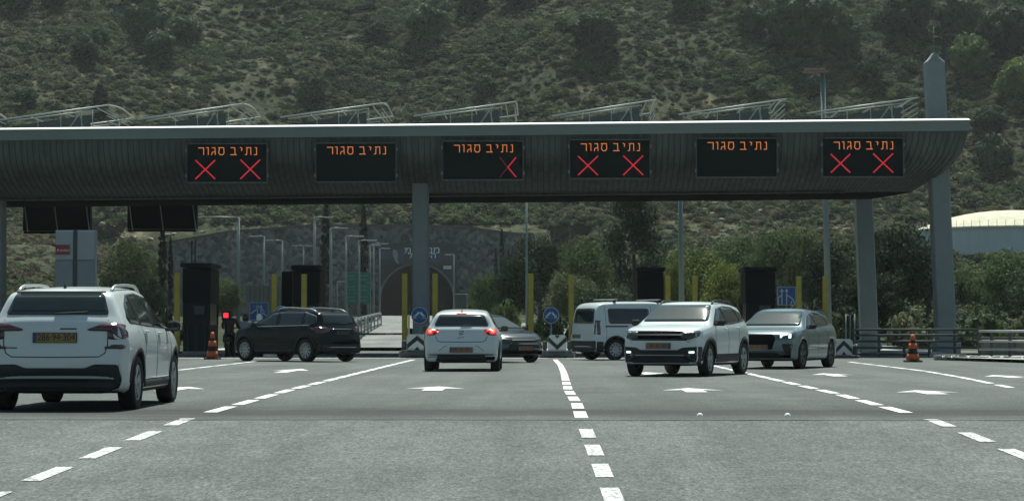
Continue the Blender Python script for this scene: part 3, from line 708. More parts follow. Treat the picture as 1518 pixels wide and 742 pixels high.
M['column'] = mat('painted_concrete', (.205, .235, .236), .75, nscale=.9, namt=.10, bump=.2, bscale=9)
M['steel'] = mat('galvanised_steel', (.30, .33, .33), .5, metal=.5)
M['pole'] = mat('lamp_post_grey', (.19, .23, .22), .55, metal=.2)
M['dark_steel'] = mat('dark_painted_steel', (.014, .019, .021), .7, spec=.15)
M['black'] = mat('black_sheet', (.007, .010, .012), .7, spec=.15)
M['yellow'] = mat('yellow_post_paint', (.30, .25, .035), .6, nscale=3, namt=.2)
M['blue'] = mat('sign_blue', (.018, .085, .25), .45)
M['sign_white'] = mat('sign_white', (.50, .54, .54), .5)
M['stud'] = mat('road_stud_white', (.85, .87, .85), .4)
M['green'] = mat('sign_green', (.012, .13, .085), .5, nscale=6, namt=.15)
M['orange'] = mat('cone_orange', (.50, .10, .03), .6)
M['chevron_white'] = mat('chevron_white', (.5, .53, .53), .6)
M['chevron_black'] = mat('chevron_black', (.012, .012, .013), .6)
M['red'] = mat('barrier_red', (.40, .05, .04), .5)

def nz(x, y, s, o=0.0): return mnoise.noise(Vector((x / s, y / s, o)))
def corr(Y): return (-22 - (Y - 100) * .150, 24 - (Y - 100) * .124)     # the cutting that leads to the tunnel
WALLY = 350
def wall_top(X): return interp([(-60, 14.6), (-50, 16.3), (-38, 17.2), (-20, 17.3), (-12, 16.9), (-5, 15.9)], X)
def hill(X, Y):
    zh = 17.2 + .455 * (Y - 356)
    k = sm(360, 420, Y)
    zh += k * (nz(X, Y, 70, 3) * 9 + nz(X, Y, 28, 8) * 3.5) + nz(X, Y, 11, 5) * .9 * sm(356, 372, Y)
    zh += sm(380, 600, Y) * .02 * max(0, X)
    return zh
def ground_z(X, Y):
    if Y <= 100: return road_z(Y) - .15
    zc = max(0, (Y - 85)) * .0113 - .12
    if Y > 356: return hill(X, Y)
    zl = 17.2 * sm(112, 400, Y) * 1.23 * (1 if Y < 330 else 1) if Y < 300 else None
    zl = interp([(100, -.1), (120, .6), (160, 2.6), (220, 6.2), (280, 10.5), (330, 15.0), (356, 17.2)], Y) + nz(X, Y, 14, 1) * .8 * sm(115, 150, Y)
    zr = interp([(100, -.1), (120, .3), (160, 1.6), (220, 4.6), (284, 9.9), (320, 10.2), (335, 13), (356, 17.2)], Y) + nz(X, Y, 16, 2) * .6 * sm(120, 160, Y) * (1 - sm(270, 284, Y) * (1 - sm(320, 335, Y)))
    a, b = corr(Y)
    if Y > WALLY + .6 and a - 8 < X < b + 8: return interp([(350.6, wall_top(X) - .25), (356, 17.2)], Y)
    if X < a: return zc + (zl - zc) * sm(0, 16, a - X)
    if X > b: return zc + (zr - zc) * sm(0, 18, X - b)
    return zc
xs = sorted(set([x for x in range(-900, -200, 50)] + [round(-200 + 2.5 * k, 2) for k in range(161)] + [x for x in range(250, 950, 50)]))
ys = sorted(set([-600, -300, -150, -60, -30, 0, SEAM, 60, 100] + [100 + 4 * k for k in range(62)] + [349.4, 350.7, 353] + [356 + 2.5 * k for k in range(104)] + [640, 680, 740, 820, 950, 1200]))
mb = MB()
vs_ = [(x, y, ground_z(x, y) if y < 620 else hill(x, 620) + (min(y, 820) - 620) * .45) for y in ys for x in xs]
nx = len(xs)
mb.add(vs_, [(j * nx + i, j * nx + i + 1, (j + 1) * nx + i + 1, (j + 1) * nx + i) for j in range(len(ys) - 1) for i in range(nx - 1) if not (ys[j] in (349.4,) and -62 < xs[i] < -3)], True)
def soil():
    m = bpy.data.materials.new('dry_hillside'); m.use_nodes = True
    N = m.node_tree.nodes; L = m.node_tree.links; p = N['Principled BSDF']; tc = N.new('ShaderNodeTexCoord')
    def noise(s, d=6, st=(1, 1, 1)):
        mp = N.new('ShaderNodeMapping'); mp.inputs['Scale'].default_value = st; L.new(tc.outputs['Object'], mp.inputs[0])
        n = N.new('ShaderNodeTexNoise'); n.inputs['Scale'].default_value = s; n.inputs['Detail'].default_value = d; L.new(mp.outputs[0], n.inputs['Vector']); return n.outputs['Fac']
    r = N.new('ShaderNodeValToRGB'); e = r.color_ramp.elements
    e[0].position = .30; e[0].color = (.028, .040, .019, 1); e[1].position = .76; e[1].color = (.15, .132, .086, 1)
    for pos, c in ((.44, (.032, .042, .021)), (.56, (.046, .053, .028)), (.66, (.072, .072, .042))): q = e.new(pos); q.color = (*c, 1)
    L.new(noise(.09, 8, (1, .6, 1)), r.inputs[0])
    r2 = N.new('ShaderNodeValToRGB'); e = r2.color_ramp.elements; e[0].position = .35; e[0].color = (.5, .5, .5, 1); e[1].position = .68; e[1].color = (1.5, 1.45, 1.4, 1)
    L.new(noise(.8, 7, (1, .5, 1)), r2.inputs[0])
    mx = N.new('ShaderNodeMixRGB'); mx.blend_type = 'MULTIPLY'; mx.inputs[0].default_value = 1; L.new(r.outputs[0], mx.inputs[1]); L.new(r2.outputs[0], mx.inputs[2])
    L.new(mx.outputs[0], p.inputs['Base Color']); p.inputs['Roughness'].default_value = .95; p.inputs['Specular IOR Level'].default_value = .1
    b = N.new('ShaderNodeBump'); b.inputs['Strength'].default_value = 1; b.inputs['Distance'].default_value = .5
    L.new(noise(.7, 8), b.inputs['Height']); L.new(b.outputs[0], p.inputs['Normal'])
    return m
M['soil'] = soil()
tag(mb.build('ground', M['soil'], fix=False), kind='structure')

def sheet(name, poly, zf, m, ny=1):
    mb = MB(); mb.add([(x, y, zf(y)) for x, y in poly], [tuple(range(len(poly)))]); o = mb.build(name, m, fix=False); tag(o, kind='structure'); return o
sheet('road', [(-70, -60), (70, -60), (70, SEAM), (-70, SEAM)], road_z, M['asphalt_near'])
sheet('plaza_road', [(-70, SEAM), (70, SEAM), (70, 101), (-70, 101)], lambda y: 0, M['asphalt_far'])
zt = lambda y: max(0, (y - 85)) * .0113
o = MB().add([(-13, 98, .01 + zt(98)), (16, 98, .01 + zt(98)), (6, 180, zt(180)), (-9, 250, zt(250)), (-14.3, 351, zt(351)), (-26.3, 351, zt(351)), (-19.5, 250, zt(250)), (-14.2, 180, zt(180))],
        [(0, 1, 2, 7), (7, 2, 3, 6), (6, 3, 4, 5)]).build('tunnel_road', M['concrete_road'], fix=False)
tag(o, kind='structure')

# ---------------------------------------------------------------- road markings
def quad_line(mbx, X, y0, y1, w=.165, dz=.006):
    a, b = (X, X) if not isinstance(X, tuple) else X
    mbx.add([(a - w / 2, y0, road_z(y0) + dz), (a + w / 2, y0, road_z(y0) + dz), (b + w / 2, y1, road_z(y1) + dz), (b - w / 2, y1, road_z(y1) + dz)], [(0, 1, 2, 3)])
def lane_line(label, Xf, ynear, yfar, phase, w=.165, far0=24.8, per=2.9):
    t = tag(thing('lane_line', label, 'lane line', (0, 0, 0), 0, 'dashed lane lines'), kind=None)
 
    y = phase; rng = random.Random(int(phase * 100))
    while y > ynear:
        if y < SEAM + 1: 
            mb = MB(); quad_line(mb, (Xf(y - 1.2), Xf(y)), y - 1.2, y, w * .93 + rng.uniform(-.006, .006)); mb.build('dash', M['line_worn'], t, fix=False); y -= 2.05
        else: y -= .01
    y = max(phase, far0)
    while y < yfar:
        l = 1.95 if y < 40 else per - .35
        mb = MB(); quad_line(mb, (Xf(y), Xf(y + l)), y, y + l, w); mb.build('dash', M['line'], t, fix=False)
        y += per
    return t
lane_line('dashed white lane line running up the middle of the road', lambda y: interp([(14, .50), (24, .39), (30, .40), (36, .35), (50, .39), (60, .38), (70, .28)], y), 8, 71, 22.9, .150)
lane_line('dashed white lane line left of the white hatchback', lambda y: interp([(10, -4.05), (20, -3.98), (24, -3.95), (29, -4.03), (36, -4.15), (60, -4.2)], y), 8, 70, 24.6, .165, 26.4, 2.6)
lane_line('dashed white lane line passing right of the white crossover', lambda y: interp([(14, 4.16), (24, 4.2), (29, 4.3), (34, 4.42), (60, 4.45)], y), 8, 60, 24.5, .165, 26.4, 2.6)
lane_line('short dashed white lane line beyond the nearest car', lambda y: -8.75, 49, 66, 50, .15)
lane_line('curving dashed white line at the far right of the plaza', lambda y: interp([(37, 7.75), (45, 8.4), (52, 8.8), (70, 9.0)], y), 38, 66, 37.5, .15)
for o in list(bpy.data.objects):
    if o.get('category') == 'lane line': o['kind'] = 'structure'; del o['category']
def arrow(label, px, y0, y1, w=.98):
    Y = y0; X = at(px, 486, Y).x; L = y1 - y0; z = .007
    mb = MB()
    hl = L * .48; st = w * .17
    mb.add([(-st, 0, z), (st, 0, z), (st, L - hl, z), (-st, L - hl, z), (w / 2, L - hl - .18, z), (0, L, z), (-w / 2, L - hl - .18, z)], [(0, 1, 2, 3), (3, 2, 4, 5, 6)])
    o = mb.build('lane_arrow', M['line'], None, (X, Y, 0), fix=False); tag(o, label, 'road arrow', 'white lane arrows on the plaza')
arrow('white lane arrow on the asphalt behind the white hatchback', 640, 35.6, 38.1)
arrow('white lane arrow in front of the white crossover', 1033, 34.8, 37.1)
arrow('white lane arrow nearest the right edge of the road', 1390, 33.8, 35.9)
arrow('small white lane arrow below the blue-grey car', 1246, 46.3, 49.3, .9)
arrow('small white lane arrow below the dark sport utility car', 415, 50.0, 54.5, .85)
arrow('white lane arrow partly behind the nearest white car', 243, 35.3, 37.8)
arrow('white lane arrow at the right edge under the stone kerb', 1508, 45.0, 47.5, .9)
arrow('white lane arrow seen between the wheels of the white crossover', 968, 47.2, 50.5, .9)
for px, lb in ((1043, 'white road stud on the joint, left of two'), (1176, 'white road stud on the joint, right of two')):
    p = at(px, 618, 25.0); mb = MB(); mb.lathe([(.0001, .030), (.018, .028), (.030, .016), (.036, 0)], seg=10)
    tag(mb.build('road_stud', M['stud'], None, (p.x, 25.6, .0)), lb, 'road stud', 'road studs on the joint')
# the joint between the two asphalts: a dark tar bead with ragged edges
rng = random.Random(5); mb = MB(); n = 260; pts = []
for k in range(n + 1):
    x = -20 + 40 * k / n; pts.append((x, SEAM + nz(x, 0, .8, 1) * .07 + nz(x, 0, 4, 2) * .12, .03 + .03 * abs(nz(x, 3, .5))))
vv = []
for x, y, w in pts: vv += [(x, y - w, road_z(y - w) + .006), (x, y + w, road_z(y + w) + .006)]
mb.add(vv, [(2 * i, 2 * i + 2, 2 * i + 3, 2 * i + 1) for i in range(n)])
tag(mb.build('tar_joint', M['seam_dark'], fix=False), kind='structure')

# ---------------------------------------------------------------- toll canopy
CY0 = 80.0
SL = -.0084 * 1.0
def zs_(x): return (x - 0) * .0086            # the roof climbs a little to the right
XR = at(1437, 180, CY0).x; XL = -46
M['clad'] = mat('canopy_cladding', (.112, .126, .115), .7, metal=.0, spec=.2, nscale=2.2, namt=.30, stretch=(2.6, 1, .10), bump=.1, bscale=8)
M['clad_top'] = mat('canopy_fascia', (.18, .21, .19), .5, metal=.2, nscale=1.2, namt=.1, stretch=(.2, 1, 1))
M['cap'] = mat('white_coping', (.80, .82, .80), .4)
M['truss'] = mat('truss_tube', (.42, .46, .42), .5, metal=.1)
M['roof_sheet'] = mat('roof_sheet', (.10, .11, .11), .6)
PXN = 1100                                        # column of the picture where the heights were taken
def zpx(py, Y): return at(PXN, py, Y).z - zs_(at(PXN, py, Y).x)
prof = [(80.0, 181.5), (80.0, 197.0), (80.10, 198.5), (80.16, 215), (80.42, 232), (80.85, 246), (81.4, 258), (82.1, 268), (82.9, 277), (83.5, 283), (83.7, 286.5), (87, 291), (91.5, 296.5)]
prof = [(y, zpx(p, y)) for y, p in prof] + [(92.3, zpx(270, 92.3)), (92.6, zpx(205, 92.6)), (92.6, zpx(186, 92.6))]
# right-hand end of the hull is bowed: each level ends further in as it gets lower
endx = lambda i: [0, 0, .03, .12, .24, .42, .68, .95, 1.2, 1.35, 1.45, 1.6, 1.9, 1.0, .3, 0][i]
canopy = thing('toll_canopy', 'long grey toll plaza canopy with curved metal fascia and white roof edge', 'toll canopy', (0, 0, 0))
def hull(i0, i1, name, m, close=False):
    mb = MB(); st = [XL, -30, -20, -10, 0, 8, XR - 5.0, XR - 3.0, XR - 1.5, XR - .7, XR - .25, XR]; n = i1 - i0 + 1; vs = []
    for q, x in enumerate(st):
        for i in range(i0, i1 + 1):
            y, z = prof[i]; k = max(0, (x - (XR - 5)) / 5); xx = x - endx(i) * k
            vs.append((xx, y, z + zs_(xx)))
    fs = [(q * n + i, (q + 1) * n + i, (q + 1) * n + i + 1, q * n + i + 1) for q in range(len(st) - 1) for i in range(n - 1)]
    if close: fs.append(tuple((len(st) - 1) * n + i for i in range(n)))
    mb.add(vs, fs, True); return mb.build(name, m, canopy)
hull(1, 15, 'hull', M['clad'], True)
M['soffit'] = mat('shade_dark_soffit', (.016, .020, .019), .9, spec=0)  # darker than the hull: the shade under the roof is put into this colour
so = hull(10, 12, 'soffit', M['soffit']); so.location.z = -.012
hull(0, 1, 'fascia_band', M['clad_top'])
mb = MB()
for (za, zb) in ((prof[0][1], prof[15][1]),):
    mb.add([(XL, 80, za + zs_(XL)), (XR, 80, za + zs_(XR)), (XR, 92.6, zb + zs_(XR)), (XL, 92.6, zb + zs_(XL))], [(0, 1, 2, 3)])
mb.build('roof', M['roof_sheet'], canopy, fix=False)
mb = MB(); zz = prof[0][1]
for (x0, x1) in ((XL, XR + .03),):
    q = [(79.95, -.012), (79.95, .010), (80.40, .105), (80.50, .0)]; n = 4
    vs = [(x, y, zz + zs_(x) + dz) for x in (x0, x1) for y, dz in q]
    mb.add(vs, [(0, 1, 2, 3), (7, 6, 5, 4)] + [(i, (i + 1) % 4, (i + 1) % 4 + 4, i + 4) for i in range(4)])
mb.build('roof_edge_trim', M['cap'], canopy)
mb = MB()                                                   # standing ribs of the cladding
x = XL + .1
while x < XR - .05:
    k = max(0, (x - (XR - 5)) / 5)
    for i in range(2, 9):
        (ya, za), (yb, zb) = prof[i], prof[i + 1]
        xa, xb = x - endx(i) * k, x - endx(i + 1) * k
        oy = 0
        mb.add([(xa - .014, ya - .035 + oy, za + zs_(xa)), (xa + .014, ya - .035 + oy, za + zs_(xa)), (xb + .014, yb - .035 + oy, zb + zs_(xb) - .01), (xb - .014, yb - .035 + oy, zb + zs_(xb) - .01),
                (xa + .02, ya + .01 + oy, za + zs_(xa)), (xb + .02, yb + .01 + oy, zb + zs_(xb)), (xa - .02, ya + .01 + oy, za + zs_(xa)), (xb - .02, yb + .01 + oy, zb + zs_(xb))], [(0, 1, 2, 3), (1, 4, 5, 2), (6, 0, 3, 7)])
    x += .215
M['rib'] = mat('cladding_joint', (.084, .096, .088), .8, spec=.1)
tag(mb.build('cladding_rib', M['rib'], canopy, fix=False), kind='stuff')
mb = MB(); mb.box(((XL + XR - 4) / 2, 83.62, 0), (XR - 4 - XL, .10, .05)); 
for i, v in enumerate(mb.v): mb.v[i] = (v[0], v[1], v[2] + prof[10][1] + zs_(v[0]) - .0)
mb.build('drip_ledge', M['clad'], canopy)

def slab_column(name, label, pxb, pyb, pxt, pyt, Y, wpx, depth=.75, chamfer=False, group='canopy columns'):
    """concrete column between a bottom and a top point; wide face turned to the traffic"""
    b = at(pxb, pyb, Y); tp = at(pxt, pyt, Y); w = wpx / F * Y
    k = (0 - b.z) / (tp.z - b.z); bx = b.x + (tp.x - b.x) * k
    bot = Vector((bx, Y, 0)); t = thing(name, label, 'column', bot, 0, group)
    dx = tp.x - bx; hh = tp.z
    pl = []
    mb = MB(); c = .05
    sec = lambda ww: [(-ww / 2 + c, 0), (ww / 2 - c, 0), (ww / 2, c), (ww / 2, depth - c), (ww / 2 - c, depth), (-ww / 2 + c, depth), (-ww / 2, depth - c), (-ww / 2, c)]
    lv = [(0, 1.0), (hh * .5, 1.0), (hh, 1.0)]
    if chamfer: lv = [(0, 1.0), (hh * .5, 1.0), (hh - .34, 1.0), (hh - .16, .52), (hh + .02, .10)]
    vs = []
    for z, f in lv:
        for x, y in sec(w * f): vs.append((x + dx * min(1, z / hh), y * (1 if f == 1 else .8) + (0 if f == 1 else .08), z))
    n = len(lv); fs = [(i * 8 + k2, i * 8 + (k2 + 1) % 8, (i + 1) * 8 + (k2 + 1) % 8, (i + 1) * 8 + k2) for i in range(n - 1) for k2 in range(8)] + [tuple(range(7, -1, -1)), tuple(range((n - 1) * 8, n * 8))]
    mb.add(vs, fs); mb.build('shaft', M['column'], t)
    mb = MB(); mb.box((0, depth / 2, .25), (w + .22, depth + .22, .5), 0, .04); mb.build('plinth', M['concrete'], t)
    return t, dx, hh
slab_column('canopy_column', 'grey canopy column behind the white hatchback with a round blue sign in front', 623.5, 470, 622.5, 250, 82, 24)
t, dx, hh = slab_column('canopy_column', 'tall right-hand canopy column that rises above the roof and carries an aerial', 1403.5, 480, 1386.5, 78, 82, 28, chamfer=True)
mb = MB(); mb.tube([(dx, .3, hh + .05), (dx, .3, hh + 1.0)], .012, 6); mb.build('aerial', M['pole'], t)
slab_column('canopy_column', 'rear canopy column left of the tall one, in shade', 1290, 495, 1281, 280, 92, 25)
slab_column('canopy_column', 'canopy column cut by the left edge of the picture', -4, 480, -4, 260, 84, 14)

# sawtooth roof lights on top
def roof_light(label, px0, pxa, pya, py0):
    Y = 82.5; a = at(px0, py0, Y); b = at(pxa, pya, Y)
    base = prof[0][1] + zs_(a.x)
    t = thing('roof_light', label, 'roof light', (a.x, Y, base), 0, 'sawtooth roof lights on the canopy')
    Lx = b.x - a.x; H = b.z - base; h0 = max(.04, a.z - base); D = 5.2
    for yy, nm in ((0, 'front_truss'), (D, 'back_truss')):
        mb = MB(); r = .028
        mb.tube([(0, yy, h0), (Lx, yy, H)], .032, 6)
        mb.tube([(Lx * .08, yy, h0 - .05), (Lx * .86, yy, H * .86 - .04), (Lx * .86, yy, 0)], r, 6)
        for f in (.36, .57, .76): mb.tube([(Lx * f, yy, 0), (Lx * f, yy, (h0 + (H - h0) * f) * .9)], .018, 5)
        mb.tube([(Lx * .60, yy, 0), (Lx * .74, yy, (H) * .72)], .026, 5); mb.tube([(Lx * .74, yy, H * .72), (Lx * .80, yy, 0)], .016, 5)
        mb.build(nm, M['truss'], t)
    mb = MB(); n = 10
    arc = [(Lx, D * k / n, H + .13 * math.sin(PI * k / n)) for k in range(n + 1)]
    mb.tube(arc, .030, 6); mb.build('ridge_hoop', M['truss'], t)
    for q in range(1, 6):
        mb = MB(); z = H * q / 6; mb.box((Lx - .04, D / 2, z), (.03, D, .03)); mb.build('louvre', M['truss'], t)
    for yy in (.03, D - .03):
        mb = MB(); mb.prism([(Lx * .12, 0), (Lx * .84, 0), (Lx * .84, H * .70), (Lx * .12, h0 * .6)], yy, yy + .02); mb.build('dark_glazing', M['glass'], t)
    for f in (.3, .6, .9):
        mb = MB(); z = h0 + (H - h0) * f - .05; mb.box((Lx * f, D / 2, z), (.03, D, .04)); mb.build('purlin', M['truss'], t)
    return t
for px0, pxa, pya, py0, lb in ((-2, 160, 156, 178, 'leftmost sawtooth roof light on the canopy'), (204, 360, 154, 177, 'second sawtooth roof light from the left'), (415, 568, 153, 174, 'third sawtooth roof light from the left'),
        (613, 765, 151, 172, 'middle sawtooth roof light, right of the central column'), (818, 973, 148, 172, 'third sawtooth roof light from the right'), (1006, 1165, 147, 170, 'second sawtooth roof light from the right'), (1196, 1362, 145, 168, 'sawtooth roof light beside the tall column')):
    roof_light(lb, px0, pxa, pya, py0)
roof_light('sawtooth roof light cut by the left edge of the picture', -205, -40, 157, 179)

# lane signs: dark panels with glowing words
M['led'] = mat('amber_led', (.20, .08, .02), .5, emit=(1, .31, .09), estr=.42)
M['led_red'] = mat('red_led', (.22, .02, .03), .5, emit=(1, .035, .06), estr=.28)
M['led_red_dim'] = mat('dim_red_led', (.07, .01, .015), .5, emit=(1, .05, .08), estr=.045)
M['panel'] = mat('sign_face', (.009, .013, .013), .7, spec=.15)
GL = [  # strokes in a 950 x 470 face, x right, y down
 ('resh', [(130, 45), (195, 45), (195, 130)]), ('vav', [(228, 42), (250, 42), (250, 130)]),
 ('gimel', [(295, 42), (330, 42), (335, 130)]), ('gimel', [(330, 92), (298, 100), (290, 132)]),
 ('samekh', [(385, 42), (375, 105), (392, 130), (425, 130), (440, 105), (435, 42), (372, 42)]),
 ('bet', [(520, 42), (568, 42), (572, 130)]), ('bet', [(518, 130), (590, 130)]), ('yod', [(632, 38), (655, 48), (648, 80)]),
 ('tav', [(705, 42), (760, 42), (762, 130)]), ('tav', [(716, 42), (712, 128), (692, 130)]),
 ('nun', [(812, 42), (830, 42), (830, 130), (800, 130)])]
def lane_sign(label, pxl, pyt, marks):
    Y = 79.93; a = at(pxl, pyt, Y); W = 118 / F * Y; H = 56 / F * Y
    t = thing('lane_sign', label, 'lane sign', (a.x + W / 2, Y, a.z - H), 0, 'electronic lane signs on the canopy')
    mb = MB(); mb.box((0, .22, H / 2), (W, .44, H), 0, .015); mb.build('housing', M['panel'], t)
    mb = MB()
    for s in (-1, 1): mb.box((s * (W / 2 + .015), .10, H / 2), (.03, .28, H + .06))
    mb.box((0, .10, H + .02), (W + .06, .28, .04)); mb.box((0, .10, -.02), (W + .06, .28, .04)); mb.build('frame', M['clad'], t)
    for s in (-1, 1):
        for z in (.16, .84):
            mb = MB(); mb.box((s * (W / 2 + .05), -.03, H * z), (.05, .04, .12)); mb.build('bracket', M['clad_top'], t)
    cv = lambda x, y: (-W / 2 + W * x / 950, H - H * y / 470)
    last = None; mb = None
    for g, pts in GL:
        if g != last:
            if mb: mb.build('letter', M['led'], t)
            mb = MB(); last = g
        mb.stroke([cv(*p) for p in pts], .025, -.012, .004)
    mb.build('letter', M['led'], t)
    for (x0, x1, y0, y1, mode) in marks:
        mb = MB()
        if mode == 'x':
            mb.stroke([cv(x0, y0), cv(x1, y1)], .045, -.012, .004); mb.stroke([cv(x0, y1), cv(x1, y0)], .045, -.016, .004); mb.build('red_cross', M['led_red'], t)
        else:
            cx_, cy_ = (x0 + x1) / 2, (y0 + y1) / 2
            mb.stroke([cv(x1, y0), cv(cx_, cy_), cv(x1, y1)], .042, -.012, .004); mb.build('red_cross', M['led_red'], t)
            mb = MB(); mb.stroke([cv(x0, y0), cv(cx_ - 8, cy_ - 8)], .035, -.012, .004); mb.stroke([cv(cx_ - 8, cy_ + 8), cv(x0, y1)], .035, -.012, .004); mb.build('red_cross', M['led_red_dim'], t)
XX = [(100, 330, 200, 430, 'x'), (640, 870, 195, 430, 'x')]
lane_sign('electronic lane sign with two red crosses, leftmost of the row', 278, 214, XX)
lane_sign('electronic lane sign with amber words and no crosses, second from the left', 469, 213, [])
lane_sign('electronic lane sign with a single half-lit red cross, above the central column', 657, 210, [(680, 870, 200, 440, 'h')])
lane_sign('electronic lane sign with two red crosses, right of the half-lit one', 845, 208, XX)
lane_sign('electronic lane sign with amber words and no crosses, second from the right', 1033, 206, [])
lane_sign('electronic lane sign with two red crosses, nearest the right end', 1220, 205.5, [(95, 320, 195, 420, 'x'), (600, 830, 190, 420, 'x')])

# dark hanging boards under the left part of the canopy
def hang(label, px0, px1, pyb):
    Y = 92.9; a = at(px0, 300, Y); b = at(px1, pyb, Y); w = b.x - a.x; z1 = prof[12][1] + .9; h = z1 - b.z
    t = thing('hanging_board', label, 'hanging board', (a.x + w / 2, Y, b.z), 0, 'dark boards hung behind the canopy')
    mb = MB(); mb.box((0, .3, h / 2 + .06), (w, .3, h - .12)); mb.build('board', M['black'], t)
    mb = MB(); mb.box((0, .12, .05), (w - .1, .16, .1)); mb.build('lower_rail', M['dark_steel'], t)
    for f in (.02, .46, .93):
        x = -w / 2 + w * f
        mb = MB(); mb.tube([(x + .03, -.02, h), (x + .04, -.12, h * .7), (x + .12, -.12, h * .35), (x + .2, -.03, .05)], .025, 6); mb.build('strap', M['pole'], t)
hang('black hanging board under the canopy above the white notice panels', 33, 133, 346)
hang('black hanging board under the canopy above the first toll booth', 188, 291, 343)
# ---------------------------------------------------------------- toll islands, booths, posts, signs
def island(label, pxc, y0=75.0, y1=100.0):
    x = at(pxc, 486, 77).x; w = 1.25
    mb = MB(); n = 6
    nose = [(x + w / 2 * math.cos(a), y0 + .6 - .6 * math.sin(a)) for a in [PI * k / n for k in range(n + 1)]]
    poly = nose + [(x - w / 2, y1), (x + w / 2, y1)]
    mb.prism(poly, 0, .13, 'z'); o = mb.build('toll_island', M['kerb']); tag(o, label, 'traffic island', 'toll islands')
M['kerb'] = mat('kerb_concrete', (.36, .38, .36), .85, nscale=4, namt=.2)
IC = [(40, 'behind the nearest white car'), (235, 'at the first toll booth'), (425, 'behind the dark sport utility car'), (622, 'at the foot of the central column'), (825, 'with the white and black V board'), (1010, 'behind the white crossover'), (1203, 'behind the blue-grey car'), (1395, 'at the foot of the tall column')]
for c, lb in IC: island('low concrete toll island ' + lb, c)

def post(label, px, pyt, Y=77.5):
    a = at(px, pyt, Y)
    t = thing('bollard_post', label, 'post', (a.x, Y, .13), 0, 'yellow posts on the toll islands')
    mb = MB(); mb.box((0, 0, (a.z - .13) / 2), (.185, .185, a.z - .13), 0, .02); mb.build('shaft', M['yellow'], t)
    mb = MB(); mb.box((0, 0, .02), (.32, .32, .04)); mb.build('base_plate', M['dark_steel'], t)
for px, py, lb in ((263, 404, 'yellow post left of the first toll booth'), (407, 406, 'yellow post by the round sign behind the dark sport utility car'), (451, 406, 'yellow post in front of the second toll booth'),
        (600, 405, 'yellow post left of the central column'), (645, 405, 'yellow post right of the central column'), (787, 405, 'yellow post left of the round blue sign'), (846.5, 407, 'yellow post left of the white van'),
        (990, 408, 'yellow post behind the white van'), (1030, 408, 'yellow post above the white crossover'), (1184, 409, 'yellow post right of the blue square sign'), (1223, 409, 'yellow post beside the grey lamp post')):
    post(lb, px, py)
mb = MB(); a = at(606, 466, 76.5); b = at(606, 524, 76.5); mb.box((0, 0, (a.z - .13) / 2), (.07, .07, a.z - .13)); 
tag(mb.build('marker_post', mat('pale_yellow', (.5, .45, .2), .6), None, (a.x, 76.5, .13)), 'thin pale yellow marker post beside the chevron board', 'post')

M['booth_glass'] = mat('booth_glass', (.010, .014, .016), .25, spec=.12)
def booth(label, px0, px1, pyt, Y, box=True, antennas=False):
    a = at(px0, 486, Y).x; b = at(px1, 486, Y).x; w = b - a; h = at(px0, pyt, Y).z - .13
    t = thing('toll_booth', label, 'toll booth', ((a + b) / 2, Y, .13), 0, 'dark toll booths')
    d = 2.2
    mb = MB(); mb.box((0, d / 2, .5), (w * .86, d, 1.0), 0, .02); mb.build('lower_wall', M['dark_steel'], t)
    for k in (-.28, 0, .28):
        mb = MB(); mb.box((w * k, -.012, .5), (.035, .03, .98)); mb.build('wall_strip', M['booth_strip'], t)
    mb = MB(); mb.box((0, d / 2, 1.4), (w * .82, d - .1, .8)); mb.build('glazing', M['booth_glass'], t)
    mb = MB()
    for sx in (-1, 1):
        for yy in (.04, d - .04): mb.box((sx * w * .41, yy, 1.4), (.07, .07, .8))
    mb.build('window_frame', M['dark_steel'], t)
    mb = MB(); mb.box((0, d / 2, (1.8 + h - .22) / 2), (w * .9, d + .1, h - .22 - 1.8), 0, .02); mb.build('upper_wall', M['black'], t)
    mb = MB(); mb.box((0, d / 2, h - .10), (w, d + .5, .16), 0, .04); mb.build('roof', M['dark_steel'], t)
    mb = MB(); mb.box((-.02, -.20, h - .04), (w * .94, .03, .02)); mb.build('roof_edge', M['booth_edge'], t)
    if box:
        mb = MB(); mb.box((w * .12, -.14, 1.55), (w * .34, .12, .34), 0, .015); mb.build('payment_box', M['booth_box'], t)
    if antennas:
        for x in (-.25, -.12):
            mb = MB(); mb.tube([(x, .4, h - .02), (x, .4, h + .85)], .022, 6); mb.build('antenna', M['dark_steel'], t)
M['booth_strip'] = mat('booth_strip', (.04, .05, .055), .5)
M['booth_edge'] = mat('booth_roof_edge', (.05, .06, .06), .5)
M['booth_box'] = mat('payment_box', (.055, .068, .07), .6)
booth('dark toll booth with two aerials left of the orange cone', 268, 314, 389, 84, True, True)
booth('dark toll booth behind the yellow post and dark car', 432, 476, 392, 84)
booth('dark toll booth behind the roof of the white van', 943, 986, 395, 84, False)
booth('dark toll booth left of the blue square sign', 1103, 1152, 395, 84)
def cabinet(label, px0, px1, pyt, Y, m):
    a = at(px0, 486, Y).x; b = at(px1, 486, Y).x; h = at(px0, pyt, Y).z - .1
    t = thing('equipment_cabinet', label, 'cabinet', ((a + b) / 2, Y, .1), 0)
    mb = MB(); mb.box((0, .4, h / 2), (b - a, .8, h), 0, .03); mb.build('case', m, t)
    mb = MB(); mb.box((0, -.008, h * .5), ((b - a) * .8, .02, h * .86)); mb.build('door', m, t)
    mb = MB(); mb.box(((b - a) * .3, -.03, h * .5), (.04, .03, .18)); mb.build('handle', M['pole'], t)
cabinet('dark equipment cabinet left of the second toll booth', 417, 433, 402, 88, M['black'])
cabinet('pale grey cabinet behind the white hatchback and trees', 674, 692, 435, 95, mat('grey_cabinet', (.11, .13, .13), .7))
